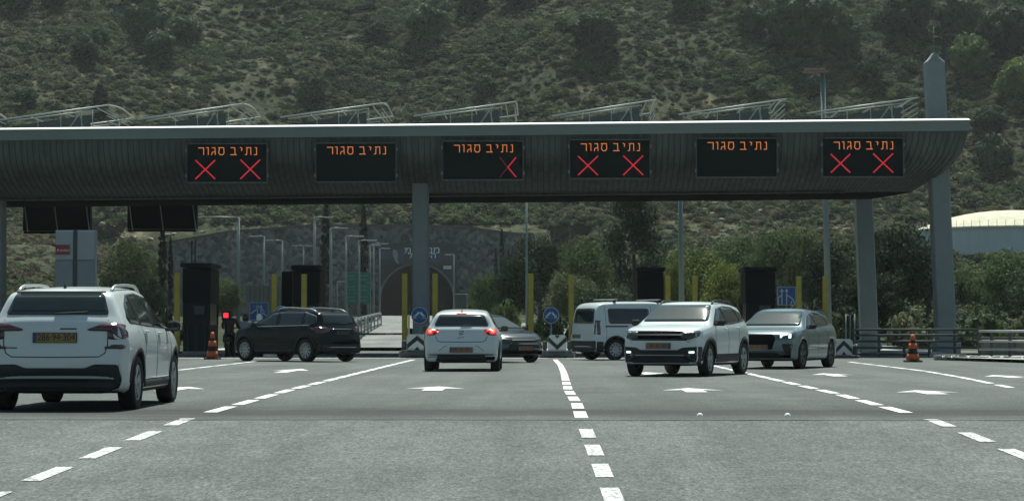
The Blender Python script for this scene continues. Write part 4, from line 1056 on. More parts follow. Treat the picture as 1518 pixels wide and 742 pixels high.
# corrugated screen between the booths
a = at(363, 486, 100).x; b = at(424, 486, 100).x; h = at(390, 422, 100).z
t = thing('screen_wall', 'grey ribbed metal screen behind the blue arrow sign', 'screen', ((a + b) / 2, 100.3, 0))
mb = MB(); mb.box((0, .06, h / 2), (b - a, .06, h)); mb.build('backing', M['concrete'], t)
M['screen'] = mat('screen_sheet', (.085, .10, .10), .6, nscale=2, namt=.2)
for k in range(9):
    mb = MB(); mb.box((-(b - a) / 2 + (b - a) * (k + .5) / 9, 0, h / 2 + .02 * (k % 2)), ((b - a) / 9 - .03, .05, h), 0, .01); mb.build('panel', M['screen'], t)

# white notice panels at the left
a = at(82, 341, 80.5 - 4); b = at(141, 341, 76.5); w = b.x - a.x; h = a.z
t = thing('notice_tower', 'tall cabinet of four pale panels with a red sticker behind the nearest car', 'notice panels', ((a.x + b.x) / 2, 76.5, .13)); h -= .13
M['pale_panel'] = mat('pale_panel', (.25, .295, .31), .6, nscale=1.5, namt=.07)
M['pale_panel_low'] = mat('pale_panel_lower', (.17, .20, .21), .6, nscale=1.5, namt=.07)
mb = MB(); mb.box((0, .22, h / 2), (w, .36, h)); mb.build('carcass', M['concrete'], t)
zmid = at(82, 386, 76.5).z - .13
for i, (x0, x1) in enumerate(((-.5, -.04), (.05, .5))):
    mb = MB(); mb.box((w * (x0 + x1) / 2, .02, (zmid + .03 + h) / 2), (w * (x1 - x0) - .02, .05, h - zmid - .05), 0, .01); mb.build('panel', M['pale_panel'], t)
    mb = MB(); mb.box((w * (x0 + x1) / 2, .02, zmid / 2), (w * (x1 - x0) - .02, .05, zmid - .03), 0, .01); mb.build('panel', M['pale_panel_low'], t)
mb = MB(); mb.box((0, .01, h / 2), (w * .06, .08, h)); mb.build('mullion', M['seam'], t)
st = MB(); st.box((-w * .31, -.02, at(82, 370, 76.5).z - .13), (w * .36, .012, .34)); sk = st.build('sticker', mat('red_sticker', (.20, .025, .035), .6), t)
st = MB()
rng = random.Random(2)
for k in range(9): st.stroke([(-w * .45 + k * .05, 0), (-w * .45 + k * .05 + rng.uniform(-.02, .03), rng.uniform(.04, .09)), (-w * .45 + k * .05 + .03, rng.uniform(0, .05))], .014, -.032, -.026)
for i, v in enumerate(st.v): st.v[i] = (v[0], v[1], v[2] + at(82, 371, 76.5).z - .16)
st.build('sticker_script', M['chevron_white'], sk)

# blue signs
def sq_sign(label, px0, px1, py0, py1, Y, strokes, postz=True):
    a = at(px0, py0, Y); b = at(px1, py1, Y); w = b.x - a.x; h = a.z - b.z
    t = thing('lane_arrow_sign', label, 'blue sign', ((a.x + b.x) / 2, Y, .13), 0, 'square blue signs'); zb = b.z - .13
    mb = MB(); mb.box((0, 0, zb + h / 2), (w, .04, h), 0, .01); mb.build('plate', M['blue'], t)
    mb = MB()
    for s in (-1, 1): mb.box((s * (w / 2 - .012), -.024, zb + h / 2), (.014, .008, h - .02))
    for s in (0, 1): mb.box((0, -.024, zb + (h - .012) * s + .006), (w - .02, .008, .014))
    mb.build('border', M['sign_white'], t)
    mb = MB()
    for st_ in strokes:
        mb.stroke([(-w / 2 + w * x, zb + h * (1 - y)) for x, y in st_], .035, -.032, -.02)
    mb.build('arrows', M['sign_white'], t)
    mb = MB(); mb.tube([(0, .05, 0), (0, .05, zb + h - .05)], .035, 8); mb.build('post', M['pole'], t)
sq_sign('square blue sign with merging white arrows above the dark car bonnet', 370, 398, 448, 474, 80, [[(.08, .62), (.40, .38), (.42, .18)], [(.42, .2), (.42, .9)], [(.60, .2), (.60, .55), (.92, .75)], [(.35, .28), (.42, .14), (.48, .28)], [(.55, .28), (.60, .14), (.67, .28)], [(.60, .30), (.78, .52)]])
sq_sign('square blue sign with four white arrows right of the dark booth', 1152, 1180, 425, 452, 79, [[(.25, .15), (.25, .95)], [(.5, .15), (.5, .95)], [(.18, .25), (.25, .12), (.32, .25)], [(.43, .25), (.5, .12), (.57, .25)], [(.25, .42), (.05, .60), (.05, .95)], [(.5, .42), (.85, .68), (.92, .95)], [(.72, .95), (.78, .78)]])
def round_sign(label, px, py, r, Y, low=False):
    c = at(px, py, Y); R = r / F * Y
    t = thing('keep_side_sign', label, 'round sign', (c.x, Y, .13), 0, 'round blue signs with two arrows'); z = c.z - .13
    mb = MB(); mb.lathe([(.0001, -.02), (R, -.02), (R, .02), (.0001, .02)], (0, 0, z), 'y', 28); o = mb.build('disc', M['blue'], t)
    mb = MB(); mb.lathe([(R * .92, -.026), (R * .985, -.026), (R * .985, -.02)], (0, 0, z), 'y', 28); mb.build('rim', M['sign_white'], t)
    mb = MB()
    for s in (-1, 1):
        mb.stroke([(s * R * .12, z + R * .32), (s * R * .62, z - R * .22)], R * .2, -.034, -.021)
        mb.prism([(s * R * .72, z - R * .40), (s * R * .34, z - R * .30), (s * R * .70, z + R * .05)], -.034, -.021)
    mb.build('arrows', M['sign_white'], t)
    mb = MB(); mb.tube([(0, .06, 0), (0, .06, z)], .03, 8); mb.build('post', M['pole'], t)
round_sign('round blue sign with two white arrows between two yellow posts', 817, 467, 12.2, 77)
round_sign('round blue sign with two white arrows in front of the central column', 622, 467, 12.5, 77)
round_sign('round blue sign half hidden by the roof of the dark car', 418, 466, 13, 77)
round_sign('round blue sign peeking over the roof of the blue-grey car', 1212, 472, 12, 77)

# chevron boards on the island noses
def chevron(label, px0, px1, py0, py1, Y, up):
    a = at(px0, py0, Y); b = at(px1, py1, Y); w = b.x - a.x; h = a.z - b.z
    t = thing('chevron_barrier', label, 'chevron board', ((a.x + b.x) / 2, Y, 0), 0, 'black and white chevron boards'); zb = b.z
    mb = MB(); mb.prism([(-w / 2, zb + h * .12), (-w / 2 + .06, zb), (w / 2 - .06, zb), (w / 2, zb + h * .12), (w / 2, zb + h * .86), (w / 2 - .08, zb + h), (-w / 2 + .08, zb + h), (-w / 2, zb + h * .86)], 0, .10); mb.build('board', M['chevron_white'], t)
    c = .0; zz0, zz1 = (zb + h * .10, zb + h * .62) if up else (zb + h * .90, zb + h * .38); th = .22 * h if up else .22 * h
    s = 1 if up else -1
    mb = MB(); tt = h * .30
    mb.prism([(-w / 2 + .01, zz0 - s * 0), (-w / 2 + .01, zz0 + tt * s), (0, zz1 + tt * s), (0, zz1)] if True else [], -.012, .001); mb.prism([(w / 2 - .01, zz0), (w / 2 - .01, zz0 + tt * s), (0, zz1 + tt * s), (0, zz1)], -.012, .001)
    mb.prism([(-w * .14, zz0 - s * .04), (w * .14, zz0 - s * .04), (0, zz0 + s * h * .13)], -.012, .001)
    mb.build('chevron', M['chevron_black'], t)
    mb = MB(); mb.box((0, .55, zb + h * .45), (w * .9, .9, h * .85), 0, .06); mb.build('cushion', M['dark_steel'], t)
    mb = MB(); mb.box((0, .45, zb / 2 + .01), (w + .5, 1.1, zb - .02), 0, .05); mb.build('base', M['base_rubber'], t)
    for sx in (-1, 1):
        mb = MB(); mb.box((sx * (w / 2 + .10), .3, zb + h * .35), (.16, .5, h * .6), 0, .05); mb.build('side_pad', M['base_rubber'], t)
M['base_rubber'] = mat('grey_rubber', (.055, .062, .06), .8, nscale=6, namt=.3)
chevron('white board with black V on the island between the dark saloon and the van', 812, 840, 496, 520, 74.5, False)
chevron('black and white chevron board at the foot of the central column', 603, 634, 495, 519, 74.5, True)
chevron('black and white chevron board right of the blue-grey car', 1238, 1264, 502, 526, 73.5, True)
# slim steel frame over the right-hand board
mb = MB()
for px in (1254, 1267):
    a = at(px, 465, 76); mb.tube([(a.x, 76, .1), (a.x, 76, a.z)], .025, 6)
a, b = at(1254, 467, 76), at(1258, 467, 76); mb.tube([(a.x, 76, a.z), (b.x + .05, 76, a.z), (b.x + .05, 76, .4)], .02, 6)
tag(mb.build('sensor_frame', M['pole']), 'slim grey steel frame behind the right-hand chevron board', 'frame')

o = MB().add([(gx(262, 74), 73.9, .006), (gx(1145, 74), 73.9, .006), (gx(1145, 74), 74.35, .006), (gx(262, 74), 74.35, .006)], [(0, 1, 2, 3)]).build('stop_line', M['line'], fix=False); tag(o, kind='structure')
post('yellow post at the left edge behind the nearest car', 14, 436, 84)
# barrier arm in the open lane
a, b = at(527, 494, 90), at(606, 494, 90); z = at(560, 494.5, 90).z
t = thing('barrier_gate', 'lowered red and white barrier arm across the open lane', 'barrier', (b.x, 90, 0))
mb = MB(); mb.box((0, 0, .5), (.3, .3, 1.0), 0, .03); mb.build('cabinet', M['dark_steel'], t)
n = 7; L_ = (b.x - a.x)
for k in range(n):
    mb = MB(); mb.box((-L_ * (k + .5) / n, -.18, z), (L_ / n - .002, .05, .08)); mb.build('arm_segment', M['red'] if k in (0, 1, 3) else (M['sign_white'] if k == 2 else M['base_rubber']), t)

# segmented traffic cones
def cone(label, px, pyb, Y, h):
    x = at(px, 486, Y).x
    t = thing('traffic_cone', label, 'traffic cone', (x, Y, 0), 0, 'orange and black traffic cones')
    mb = MB(); mb.box((0, 0, .03), (.50, .50, .06), 0, .02); mb.build('base', M['chevron_black'], t)
    def seg(z0, z1, r0, r1, m, nm):
        mb = MB(); mb.lathe([(.0001, z0), (r0, z0), (r1, z1), (.0001, z1)], seg=18); mb.build(nm, m, t)
    seg(.06, h * .30, .205, .165, M['orange'], 'orange_band'); seg(h * .30, h * .48, .150, .125, M['chevron_black'], 'black_band')
    seg(h * .48, h * .68, .150, .110, M['orange'], 'orange_band'); seg(h * .68, h * .78, .09, .08, M['chevron_black'], 'black_band')
    seg(h * .78, h, .085, .045, M['orange'], 'orange_band')
cone('orange and black traffic cone beside the first toll booth', 315, 532, 71.5, .88)
cone('orange and black traffic cone in front of the right-hand fence', 1353, 537, 66, .82)

# guard fence on the right with a lit end, stone kerb
def fence(label, pts, m, hgt, group=None, pm=None):
    t = thing('guard_fence', label, 'guard fence', (pts[0][0], pts[0][1], 0), 0, group); ox, oy = pts[0][:2]
    P_ = [(x - ox, y - oy) for x, y in pts]
    for z in hgt:
        mb = MB(); mb.tube([(x, y, z) for x, y in P_], .045, 6); mb.build('rail', m, t)
    for (x0, y0), (x1, y1) in zip(P_, P_[1:]):
        n = max(1, int(math.hypot(x1 - x0, y1 - y0) / .8))
        for k in range(n):
            x, y = x0 + (x1 - x0) * k / n, y0 + (y1 - y0) * k / n
            mb = MB(); mb.box((x, y + .05, max(hgt) / 2), (.09, .09, max(hgt)), 0, .01); mb.build('fence_post', pm or m, t)
    return t
M['wall_brown'] = mat('weathered_concrete', (.105, .10, .085), .9, nscale=2.5, namt=.35, bump=.3)
fence('dark five-rail steel fence along the right of the plaza in canopy shade', [(gx(1266, 76), 76), (gx(1453, 75.5), 75.5)], M['dark_rail'] if 'dark_rail' in M else M.setdefault('dark_rail', mat('shade_toned_rail', (.04, .05, .05), .7)), (.12, .34, .55, .76, .95))  # rail colour darkened to carry the canopy's shade; also used on the next fence's posts
fence('pale three-rail fence at the right edge in sunlight', [(gx(1452, 72.5), 72.5), (gx(1470, 72.0), 72.0), (gx(1640, 68), 68)], M['steel'], (.32, .58, .90), None, M['dark_rail'])
t = thing('low_wall', 'low brownish concrete wall behind the pale rails at the right edge', 'low wall', (gx(1455, 74), 74, 0))
for k in range(6):
    mb = MB(); mb.box((.55 + k * 1.1, .1, .36), (1.08, .22, .72), 0, .02); mb.build('wall_panel', M['wall_brown'], t)
t = thing('stone_kerb', 'row of pale rough stone kerb blocks at the right edge of the plaza', 'stone kerb', (gx(1390, 70), 70, 0))
rng = random.Random(11); k = 0; x = 0
M['stone_pale'] = mat('pale_stone', (.30, .31, .28), .9, nscale=9, namt=.35, bump=.5, bscale=20)
while x < 5.6:
    w = rng.uniform(.18, .34); y = -x * 1.15
    mb = MB(); mb.box((0, 0, .08), (w * .97, .32, .16), rng.uniform(-.2, .2), .035)
    mb.v = [(a + rng.uniform(-.02, .02), b + rng.uniform(-.02, .02), c + rng.uniform(-.02, .015)) for a, b, c in mb.v]
    mb.build('stone', M['stone_pale'], t, (x, y, 0)); x += w * .97; k += 1
o = MB().add([(gx(1385, 70.3), 70.3, .10), (gx(1560, 62.5), 62.5, .10), (gx(1640, 66), 66, .10), (gx(1700, 74), 74, .10), (gx(1400, 74), 74, .10)], [(0, 1, 2, 3, 4)]).build('gravel_verge', M['stone_pale'], fix=False); tag(o, kind='structure')

# steel guard rail beside the tunnel road
t = thing('crash_barrier', 'pale steel crash barrier beside the road up to the tunnel', 'crash barrier', (at(522, 480, 105).x, 105, 0)); ox = at(522, 480, 105).x
for dz in (0, -.40, -.75):
    pts = []
    for k in range(9):
        px = 522 + (563 - 522) * k / 8; Y = 105 + (190 - 105) * (k / 8) ** 1.2; py = 479 - 14 * (k / 8) ** .7
        p = at(px, py, Y); pts.append((p.x - ox, Y - 105, p.z + dz * (1 + .3 * k / 8)))
    mb = MB()
    for (a, b) in zip(pts, pts[1:]):
        mb.add([(a[0], a[1], a[2]), (b[0], b[1], b[2]), (b[0] + .05, b[1], b[2] + .17), (a[0] + .05, a[1], a[2] + .17)], [(0, 1, 2, 3)])
        mb.add([(a[0] + .05, a[1] + .01, a[2] + .17), (b[0] + .05, b[1], b[2] + .17), (b[0] + .10, b[1], b[2]), (a[0] + .10, a[1], a[2])], [(0, 1, 2, 3)])
    mb.build('rail', M['steel'], t, fix=False)
for k in range(9):
    px = 522 + (563 - 522) * k / 8; Y = 105 + (190 - 105) * (k / 8) ** 1.2; p = at(px, 479 - 14 * (k / 8) ** .7, Y)
    mb = MB(); mb.box((p.x - ox + .12, Y - 105, p.z / 2 + .05), (.1, .1, p.z + .1)); mb.build('rail_post', M['steel'], t)

# ---------------------------------------------------------------- stone wall, tunnel
M['rubble'] = None
def rubble():
    m = bpy.data.materials.new('rough_stone_wall'); m.use_nodes = True
    N = m.node_tree.nodes; L = m.node_tree.links; p = N['Principled BSDF']; tc = N.new('ShaderNodeTexCoord')
    v = N.new('ShaderNodeTexVoronoi'); v.inputs['Scale'].default_value = 1.5; L.new(tc.outputs['Object'], v.inputs['Vector'])
    r = N.new('ShaderNodeValToRGB'); r.color_ramp.elements[0].color = (.048, .050, .050, 1); r.color_ramp.elements[1].color = (.20, .195, .185, 1)
    sx = N.new('ShaderNodeSeparateColor'); L.new(v.outputs['Color'], sx.inputs[0]); L.new(sx.outputs[0], r.inputs[0])
    n = N.new('ShaderNodeTexNoise'); n.inputs['Scale'].default_value = .25; n.inputs['Detail'].default_value = 5; L.new(tc.outputs['Object'], n.inputs['Vector'])
    r2 = N.new('ShaderNodeValToRGB'); r2.color_ramp.elements[0].position = .35; r2.color_ramp.elements[0].color = (.75, .75, .75, 1); r2.color_ramp.elements[1].position = .7; r2.color_ramp.elements[1].color = (1.2, 1.2, 1.2, 1); L.new(n.outputs['Fac'], r2.inputs[0])
    mx = N.new('ShaderNodeMixRGB'); mx.blend_type = 'MULTIPLY'; mx.inputs[0].default_value = 1; L.new(r.outputs[0], mx.inputs[1]); L.new(r2.outputs[0], mx.inputs[2]); L.new(mx.outputs[0], p.inputs['Base Color'])
    p.inputs['Roughness'].default_value = .95
    v2 = N.new('ShaderNodeTexVoronoi'); v2.feature = 'DISTANCE_TO_EDGE'; v2.inputs['Scale'].default_value = 1.5; L.new(tc.outputs['Object'], v2.inputs['Vector'])
    b = N.new('ShaderNodeBump'); b.inputs['Strength'].default_value = .8; b.inputs['Distance'].default_value = .25; L.new(v2.outputs['Distance'], b.inputs['Height']); L.new(b.outputs[0], p.inputs['Normal'])
    return m
M['rubble'] = rubble()
TX = at(619, 486, WALLY).x; TZ = zt(WALLY); TR = 5.75; TS = 2.2
wallt = thing('retaining_wall', 'high rough stone retaining wall around the tunnel mouth', 'retaining wall', (0, WALLY, 0))
# wall as a grid with an arched hole
mb = MB()
arch = [(TX + TR * math.cos(a), TZ + TS + TR * math.sin(a)) for a in [PI * k / 24 for k in range(25)]]
xl, xr = -60.0, -2.0
def colz(X):
    if abs(X - TX) >= TR: return TZ - 1
    return TZ + TS + math.sqrt(TR ** 2 - (X - TX) ** 2)
XS = sorted([xl + (xr - xl) * k / 58 for k in range(59)] + [TX - TR - .001, TX + TR + .001] + [TX + TR * math.cos(PI * k / 20) for k in range(21)])
vs = []; nz_ = 12
for X in XS:
    lo = colz(X) if abs(X - TX) < TR else TZ - 4
    for j in range(nz_ + 1):
        z = lo + (wall_top(X) - lo) * j / nz_; vs.append((X, nz(X, z, 2.5, 9) * .12 if abs(X - TX) > TR else 0, z))
mb.add(vs, [(i * (nz_ + 1) + j, (i + 1) * (nz_ + 1) + j, (i + 1) * (nz_ + 1) + j + 1, i * (nz_ + 1) + j + 1) for i in range(len(XS) - 1) for j in range(nz_)])
mb.build('stonework', M['rubble'], wallt, fix=False)
mb = MB(); P2 = [(X, wall_top(X)) for X in [xl + 2 * k for k in range(30)]]
for (x0, z0), (x1, z1) in zip(P2, P2[1:]): mb.add([(x0, -.25, z0 - .3), (x1, -.25, z1 - .3), (x1, -.25, z1 + .06), (x0, -.25, z0 + .06), (x0, .5, z0 + .06), (x1, .5, z1 + .06)], [(0, 1, 2, 3), (3, 2, 5, 4)])
mb.build('coping', mat('coping', (.075, .072, .068), .9), wallt, fix=False)
tun = thing('tunnel_portal', 'dark arched tunnel mouth with a dark name board above it', 'tunnel portal', (TX, WALLY, TZ))
mb = MB(); n = 24; out = []
for yy in (-1.2, 90):
    for R in (TR,):
        out += [(R * math.cos(PI * k / n), yy, TS + R * math.sin(PI * k / n)) for k in range(n + 1)]
        out += [(-R, yy, -.3), (R, yy, -.3)]
m_ = n + 3
mb.add(out, [(i, i + 1, i + 1 + m_, i + m_) for i in range(n + 1)] + [(n + 2, 0, m_, n + 2 + m_)] + [tuple(range(m_, 2 * m_))])
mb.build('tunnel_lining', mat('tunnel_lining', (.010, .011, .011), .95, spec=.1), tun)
mb = MB(); W0, W1 = at(563, 486, WALLY).x - TX, at(677, 486, WALLY).x - TX; Ztop = at(619, 363, WALLY).z - TZ
M['portal'] = mat('portal_concrete', (.036, .042, .043), .85, nscale=.6, namt=.2)
ring = []; K = 24
inn = [((TR) * math.cos(PI * k / K), TS + TR * math.sin(PI * k / K)) for k in range(K + 1)]
def outer(a):
    c, s = math.cos(a), math.sin(a); t_ = 1e9
    if c > 1e-6: t_ = min(t_, W1 / c)
    if c < -1e-6: t_ = min(t_, W0 / c)
    if s > 1e-6: t_ = min(t_, (Ztop - TS) / s)
    return (c * t_, TS + s * t_)
angs = sorted([PI * k / K for k in range(K + 1)] + [math.atan2(Ztop - TS, W1), math.atan2(Ztop - TS, W0)])
vs = []
for a in angs: x, z = outer(a); vs += [(TR * math.cos(a), -1.3, TS + TR * math.sin(a)), (x, -1.3, z), (x, 0.2, z)]
mb.add(vs, [(3 * i, 3 * i + 3, 3 * i + 4, 3 * i + 1) for i in range(len(angs) - 1)] + [(3 * i + 1, 3 * i + 4, 3 * i + 5, 3 * i + 2) for i in range(len(angs) - 1)])
for s, w in ((-1, W0), (1, W1)): mb.box(((s * TR + w) / 2, -.55, TS / 2 - .2), (abs(w - s * TR), 1.5, TS + .4))
mb.build('portal_frame', M['portal'], tun)
mb = MB(); vs = []
for k in range(K + 1):
    a = PI * k / K
    for R, y in ((TR, -1.36), (TR + .32, -1.5), (TR + .32, -1.3)): vs.append((R * math.cos(a), y, TS + R * math.sin(a)))
mb.add(vs, [(3 * i, 3 * i + 3, 3 * i + 4, 3 * i + 1) for i in range(K)] + [(3 * i + 1, 3 * i + 4, 3 * i + 5, 3 * i + 2) for i in range(K)])
mb.build('arch_ring', mat('arch_ring', (.12, .135, .135), .8), tun)
zb = at(619, 393, WALLY).z - TZ; 
mb = MB(); mb.box(((W0 + W1) / 2, -1.75, (Ztop + zb) / 2 + .1), (W1 - W0 + .4, .5, Ztop - zb)); nb = mb.build('name_board', mat('name_board', (.012, .018, .022), .4), tun)
M['nb_blue'] = mat('name_board_blue', (.015, .03, .10), .4); M['nb_white'] = mat('name_board_letters', (.6, .68, .7), .4)
for (p0, p1, q0, q1) in ((566, 581, 372, 384), (632, 655, 366, 388), (590, 600, 370, 388)):
    a, b = at(p0, q0, WALLY), at(p1, q1, WALLY); mb = MB(); mb.box(((a.x + b.x) / 2 - TX, -2.03, (a.z + b.z) / 2 - TZ), (b.x - a.x, .05, a.z - b.z), 0, .0); mb.build('blue_panel', M['nb_blue'], nb)
for txt, pyc, sz in (('תורהנמ', 371.5, 1.15), ('למרכה', 379.5, 1.0)):
    me = text_mesh(txt, sz * 1.25, .08); me.name = 'lettering'; c = at(627, pyc, WALLY)
    me.transform(Matrix.Scale(1.25, 4, (1, 0, 0)))
    o = link(me, 'lettering', M['nb_white'], nb, (c.x - TX, -2.1, c.z - TZ)); o.rotation_euler = (PI / 2, 0, 0)
mb = MB(); P3 = [(583, 369), (588, 371), (590, 378), (589, 385), (592, 390), (590, 391), (586, 387), (583, 380), (582, 374)]
Q = [at(px, py, WALLY - 2.2) for px, py in P3]; mb.prism([(q.x - TX, q.z - TZ) for q in Q], -2.2, -2.08); mb.build('curved_emblem', mat('emblem', (.22, .24, .23), .5), nb)
mb = MB(); a, b = at(658, 394, WALLY), at(670, 399, WALLY); mb.box(((a.x + b.x) / 2 - TX, -1.7, (a.z + b.z) / 2 - TZ), (b.x - a.x, .1, a.z - b.z)); mb.build('small_plate', M['sign_white'], tun)

# green direction sign
Y = 200; a, b = at(511, 403, Y), at(549, 450, Y)
t = thing('direction_sign', 'green road direction sign before the tunnel', 'road sign', ((a.x + b.x) / 2, Y, ground_z((a.x + b.x) / 2, Y))); gz = t.location.z
w = b.x - a.x; z0 = b.z - gz
hh = (a.z - b.z) / 3
for k in range(3):
    mb = MB(); mb.box((0, 0, z0 + hh * (k + .5)), (w, .06, hh - .05), 0, .01); o = mb.build('panel', M['green'], t)
    mb = MB()
    for q, (x0, x1, zz) in enumerate(((.1, .38, .62), (.52, .9, .66), (.15, .42, .32), (.58, .86, .3))): mb.box((-w / 2 + w * (x0 + x1) / 2, -.04, z0 + hh * (k + zz)), (w * (x1 - x0), .02, hh * .10))
    mb.build('lettering', mat('faded_lettering', (.05, .25, .19), .5) if k == 0 else bpy.data.materials['faded_lettering'], o)
for s in (-1, 1): mb = MB(); mb.tube([(s * w * .4, .12, 0), (s * w * .4, .12, z0 + hh * 3)], .06, 6); mb.build('post', M['pole'], t)

# lamp posts
def lamp_post(label, px, pyt, Y, arms, r=.09, head=1):
    tp = at(px, pyt, Y); x = tp.x; gz = max(ground_z(x, Y), -.2) if Y > 100 else 0; h = tp.z - gz
    t = thing('lamp_post', label, 'lamp post', (x, Y, gz), 0, 'street lamps')
    mb = MB(); mb.tube([(0, 0, 0), (0, 0, h * .5), (0, 0, h)], r * 1.25, 8, r * .7); mb.build('pole', M['pole'], t)
    for s, L in arms:
        mb = MB(); mb.tube([(0, 0, h - .05), (s * L * .5, 0, h + .02), (s * L, 0, h)], r * .55, 6); mb.build('arm', M['pole'], t)
        mb = MB(); mb.box((s * (L + .35), 0, h - .02), (.8, .28, .12), 0, .03); mb.build('lamp_head', M['steel'], t)
for a in (('tall lamp post rising behind the ribbed screen', 353.5, 322, 190, [(-1, 3.2)], .15), ('lamp post above the blue arrow sign with arm to the left', 391.5, 350, 215, [(-1, .7)], .12), ('lamp post left of the second booth with arm to the left', 418.5, 356, 250, [(-1, 1.1)], .12),
          ('twin-arm lamp post right of the second booth', 450, 364, 290, [(-1, .8), (1, .4)], .10), ('tall lamp post left of the large cypress', 466.5, 322, 210, [(1, 1.0)], .14), ('lamp post right of the large cypress with arm to the right', 490.5, 338, 230, [(1, 1.0)], .16),
          ('lamp post in front of the green direction sign, left of two', 513, 350, 180, [(1, .7)], .10), ('lamp post in front of the green direction sign, right of two', 532.5, 356, 185, [(1, .7)], .10), ('lamp post just right of the green direction sign', 548.5, 363, 260, [(1, .5)], .11),
          ('twin-arm lamp post left of the tunnel mouth', 554, 361, 270, [(1, 1.0)], .11), ('lamp post nearest the tunnel mouth on its left', 563, 368, 290, [(1, .6)], .11), ('lamp post right of the tunnel mouth', 673, 377, 280, [(-1, .4)], .10), ('short thin post left of the green direction sign', 500, 417, 250, [(1, .1)], .07)):
    lamp_post(*a)
def tall_pole(label, pxt, pyt, pxb, Y, r, heads):
    tp = at(pxt, pyt, Y); b = at(pxb, 486, Y)
    t = thing('lamp_post', label, 'lamp post', (b.x, Y, 0), 0); h = tp.z; dx = tp.x - b.x
    mb = MB(); mb.tube([(0, 0, 0), (dx * .5, 0, h * .5), (dx, 0, h)], r * 1.2, 10, r * .8); mb.build('pole', M['pole'], t)
    mb = MB(); mb.tube([(0, 0, 0), (0, 0, .35)], r * 1.9, 10); mb.build('foot', M['pole'], t)
    if heads:
        mb = MB(); mb.box((dx - .35, 0, h + .02), (1.15, .5, .07), 0, .02); mb.build('lamp_bracket', M['rust'], t)
        for q in range(3): mb = MB(); mb.box((dx - .7 + q * .33, -.05, h + .12), (.26, .42, .14), 0, .03); mb.build('floodlight', M['rust'], t)
    else:
        mb = MB(); mb.tube([(dx, 0, h - .1), (dx + .3, 0, h)], .04, 6); mb.build('arm', M['pole'], t); mb = MB(); mb.box((dx + .4, 0, h), (.3, .15, .12), 0, .02); mb.build('camera_head', M['steel'], t)
M['rust'] = mat('weathered_floodlight', (.24, .17, .14), .8)
tall_pole('very tall grey lamp post with flat floodlights rising above the canopy at the right', 1219.5, 108, 1229, 104, .14, True)
tall_pole('grey pole under the canopy above the white crossover', 1008, 230, 1011, 100, .12, False)
tall_pole('dark slim pole between the hatchback and the tree line', 780.5, 285, 781, 112, .06, False)

# ---------------------------------------------------------------- round water tank
Yt = 300; c = at(1500, 382, Yt); Rt = 141 / F * Yt; zb = at(1503, 384, Yt).z - .5; zw = at(1503, 336, Yt - Rt).z; 
zw = at(1503, 337, Yt - Rt).z; ztop = at(1503, 312, Yt).z
t = thing('water_tank', 'large round white concrete tank with a shallow domed roof at the right', 'water tank', (c.x, Yt, zb - 1.5))
off = zb - 1.5
mb = MB(); mb.lathe([(Rt - .2, 0), (Rt - .2, zw - off)], seg=72); mb.build('tank_wall', mat('tank_wall', (.42, .50, .52), .8, nscale=.5, namt=.1, stretch=(1, 1, .3)), t)
mb = MB(); mb.lathe([(Rt, zw - off), (Rt + .05, zw - off + .25), (Rt * .97, zw - off + .32)], seg=72)
n = 8; rise = ztop - zw - .3
mb.lathe([(max(.001, Rt * .99 * (1 - k / n)), zw - off + .3 + rise * (1 - (1 - k / n) ** 2.2)) for k in range(n + 1)], seg=72)
mb.build('dome_roof', mat('dome_roof', (.40, .37, .26), .85, nscale=.8, col2=(.56, .54, .42)), t)
mb = MB(); mb.box((0, -Rt * .0, ztop - off + .3), (.3, .3, .7)); mb.build('vent', M['steel'], t)
mb = MB()
for k in range(72):
    a = 2 * PI * k / 72; mb.tube([(Rt * math.cos(a), Rt * math.sin(a), zw - off + .2), (Rt * math.cos(a), Rt * math.sin(a), zw - off + 1.1)], .03, 4)
tag(mb.build('roof_railing', M['steel'], t), kind='stuff')
# ---------------------------------------------------------------- vegetation
def leafmat(name, c, rand=.25):
    m = mat(name, c, .75, nscale=.9, namt=.4, rand=rand, spec=.2)
    N = m.node_tree.nodes; L = m.node_tree.links; p = N['Principled BSDF']; out = N['Material Output']
    tr = N.new('ShaderNodeBsdfTranslucent'); mx = N.new('ShaderNodeMixShader'); mx.inputs[0].default_value = .35
    src = p.inputs['Base Color'].links[0].from_socket; L.new(src, tr.inputs['Color'])
    L.new(p.outputs[0], mx.inputs[1]); L.new(tr.outputs[0], mx.inputs[2]); L.new(mx.outputs[0], out.inputs['Surface'])
    return m
M['leaf_dark'] = leafmat('leaf_dark', (.028, .048, .024))
M['leaf_deep'] = leafmat('leaf_deep', (.045, .074, .032), .2)
M['leaf_deep'].node_tree.nodes['Mix Shader'].inputs[0].default_value = .15
M['leaf_mid'] = leafmat('leaf_mid', (.072, .105, .040), .35)
M['leaf_light'] = leafmat('leaf_light', (.11, .15, .040))
M['leaf_yellow'] = leafmat('leaf_yellow', (.19, .20, .05))
M['leaf_cypress'] = leafmat('leaf_cypress', (.016, .028, .020), .1)
M['leaf_dry'] = leafmat('leaf_dry', (.15, .13, .078))
M['leaf_olive'] = leafmat('leaf_olive', (.105, .118, .058), .35)
M['bark'] = mat('bark', (.05, .042, .034), .9, nscale=5, namt=.3)

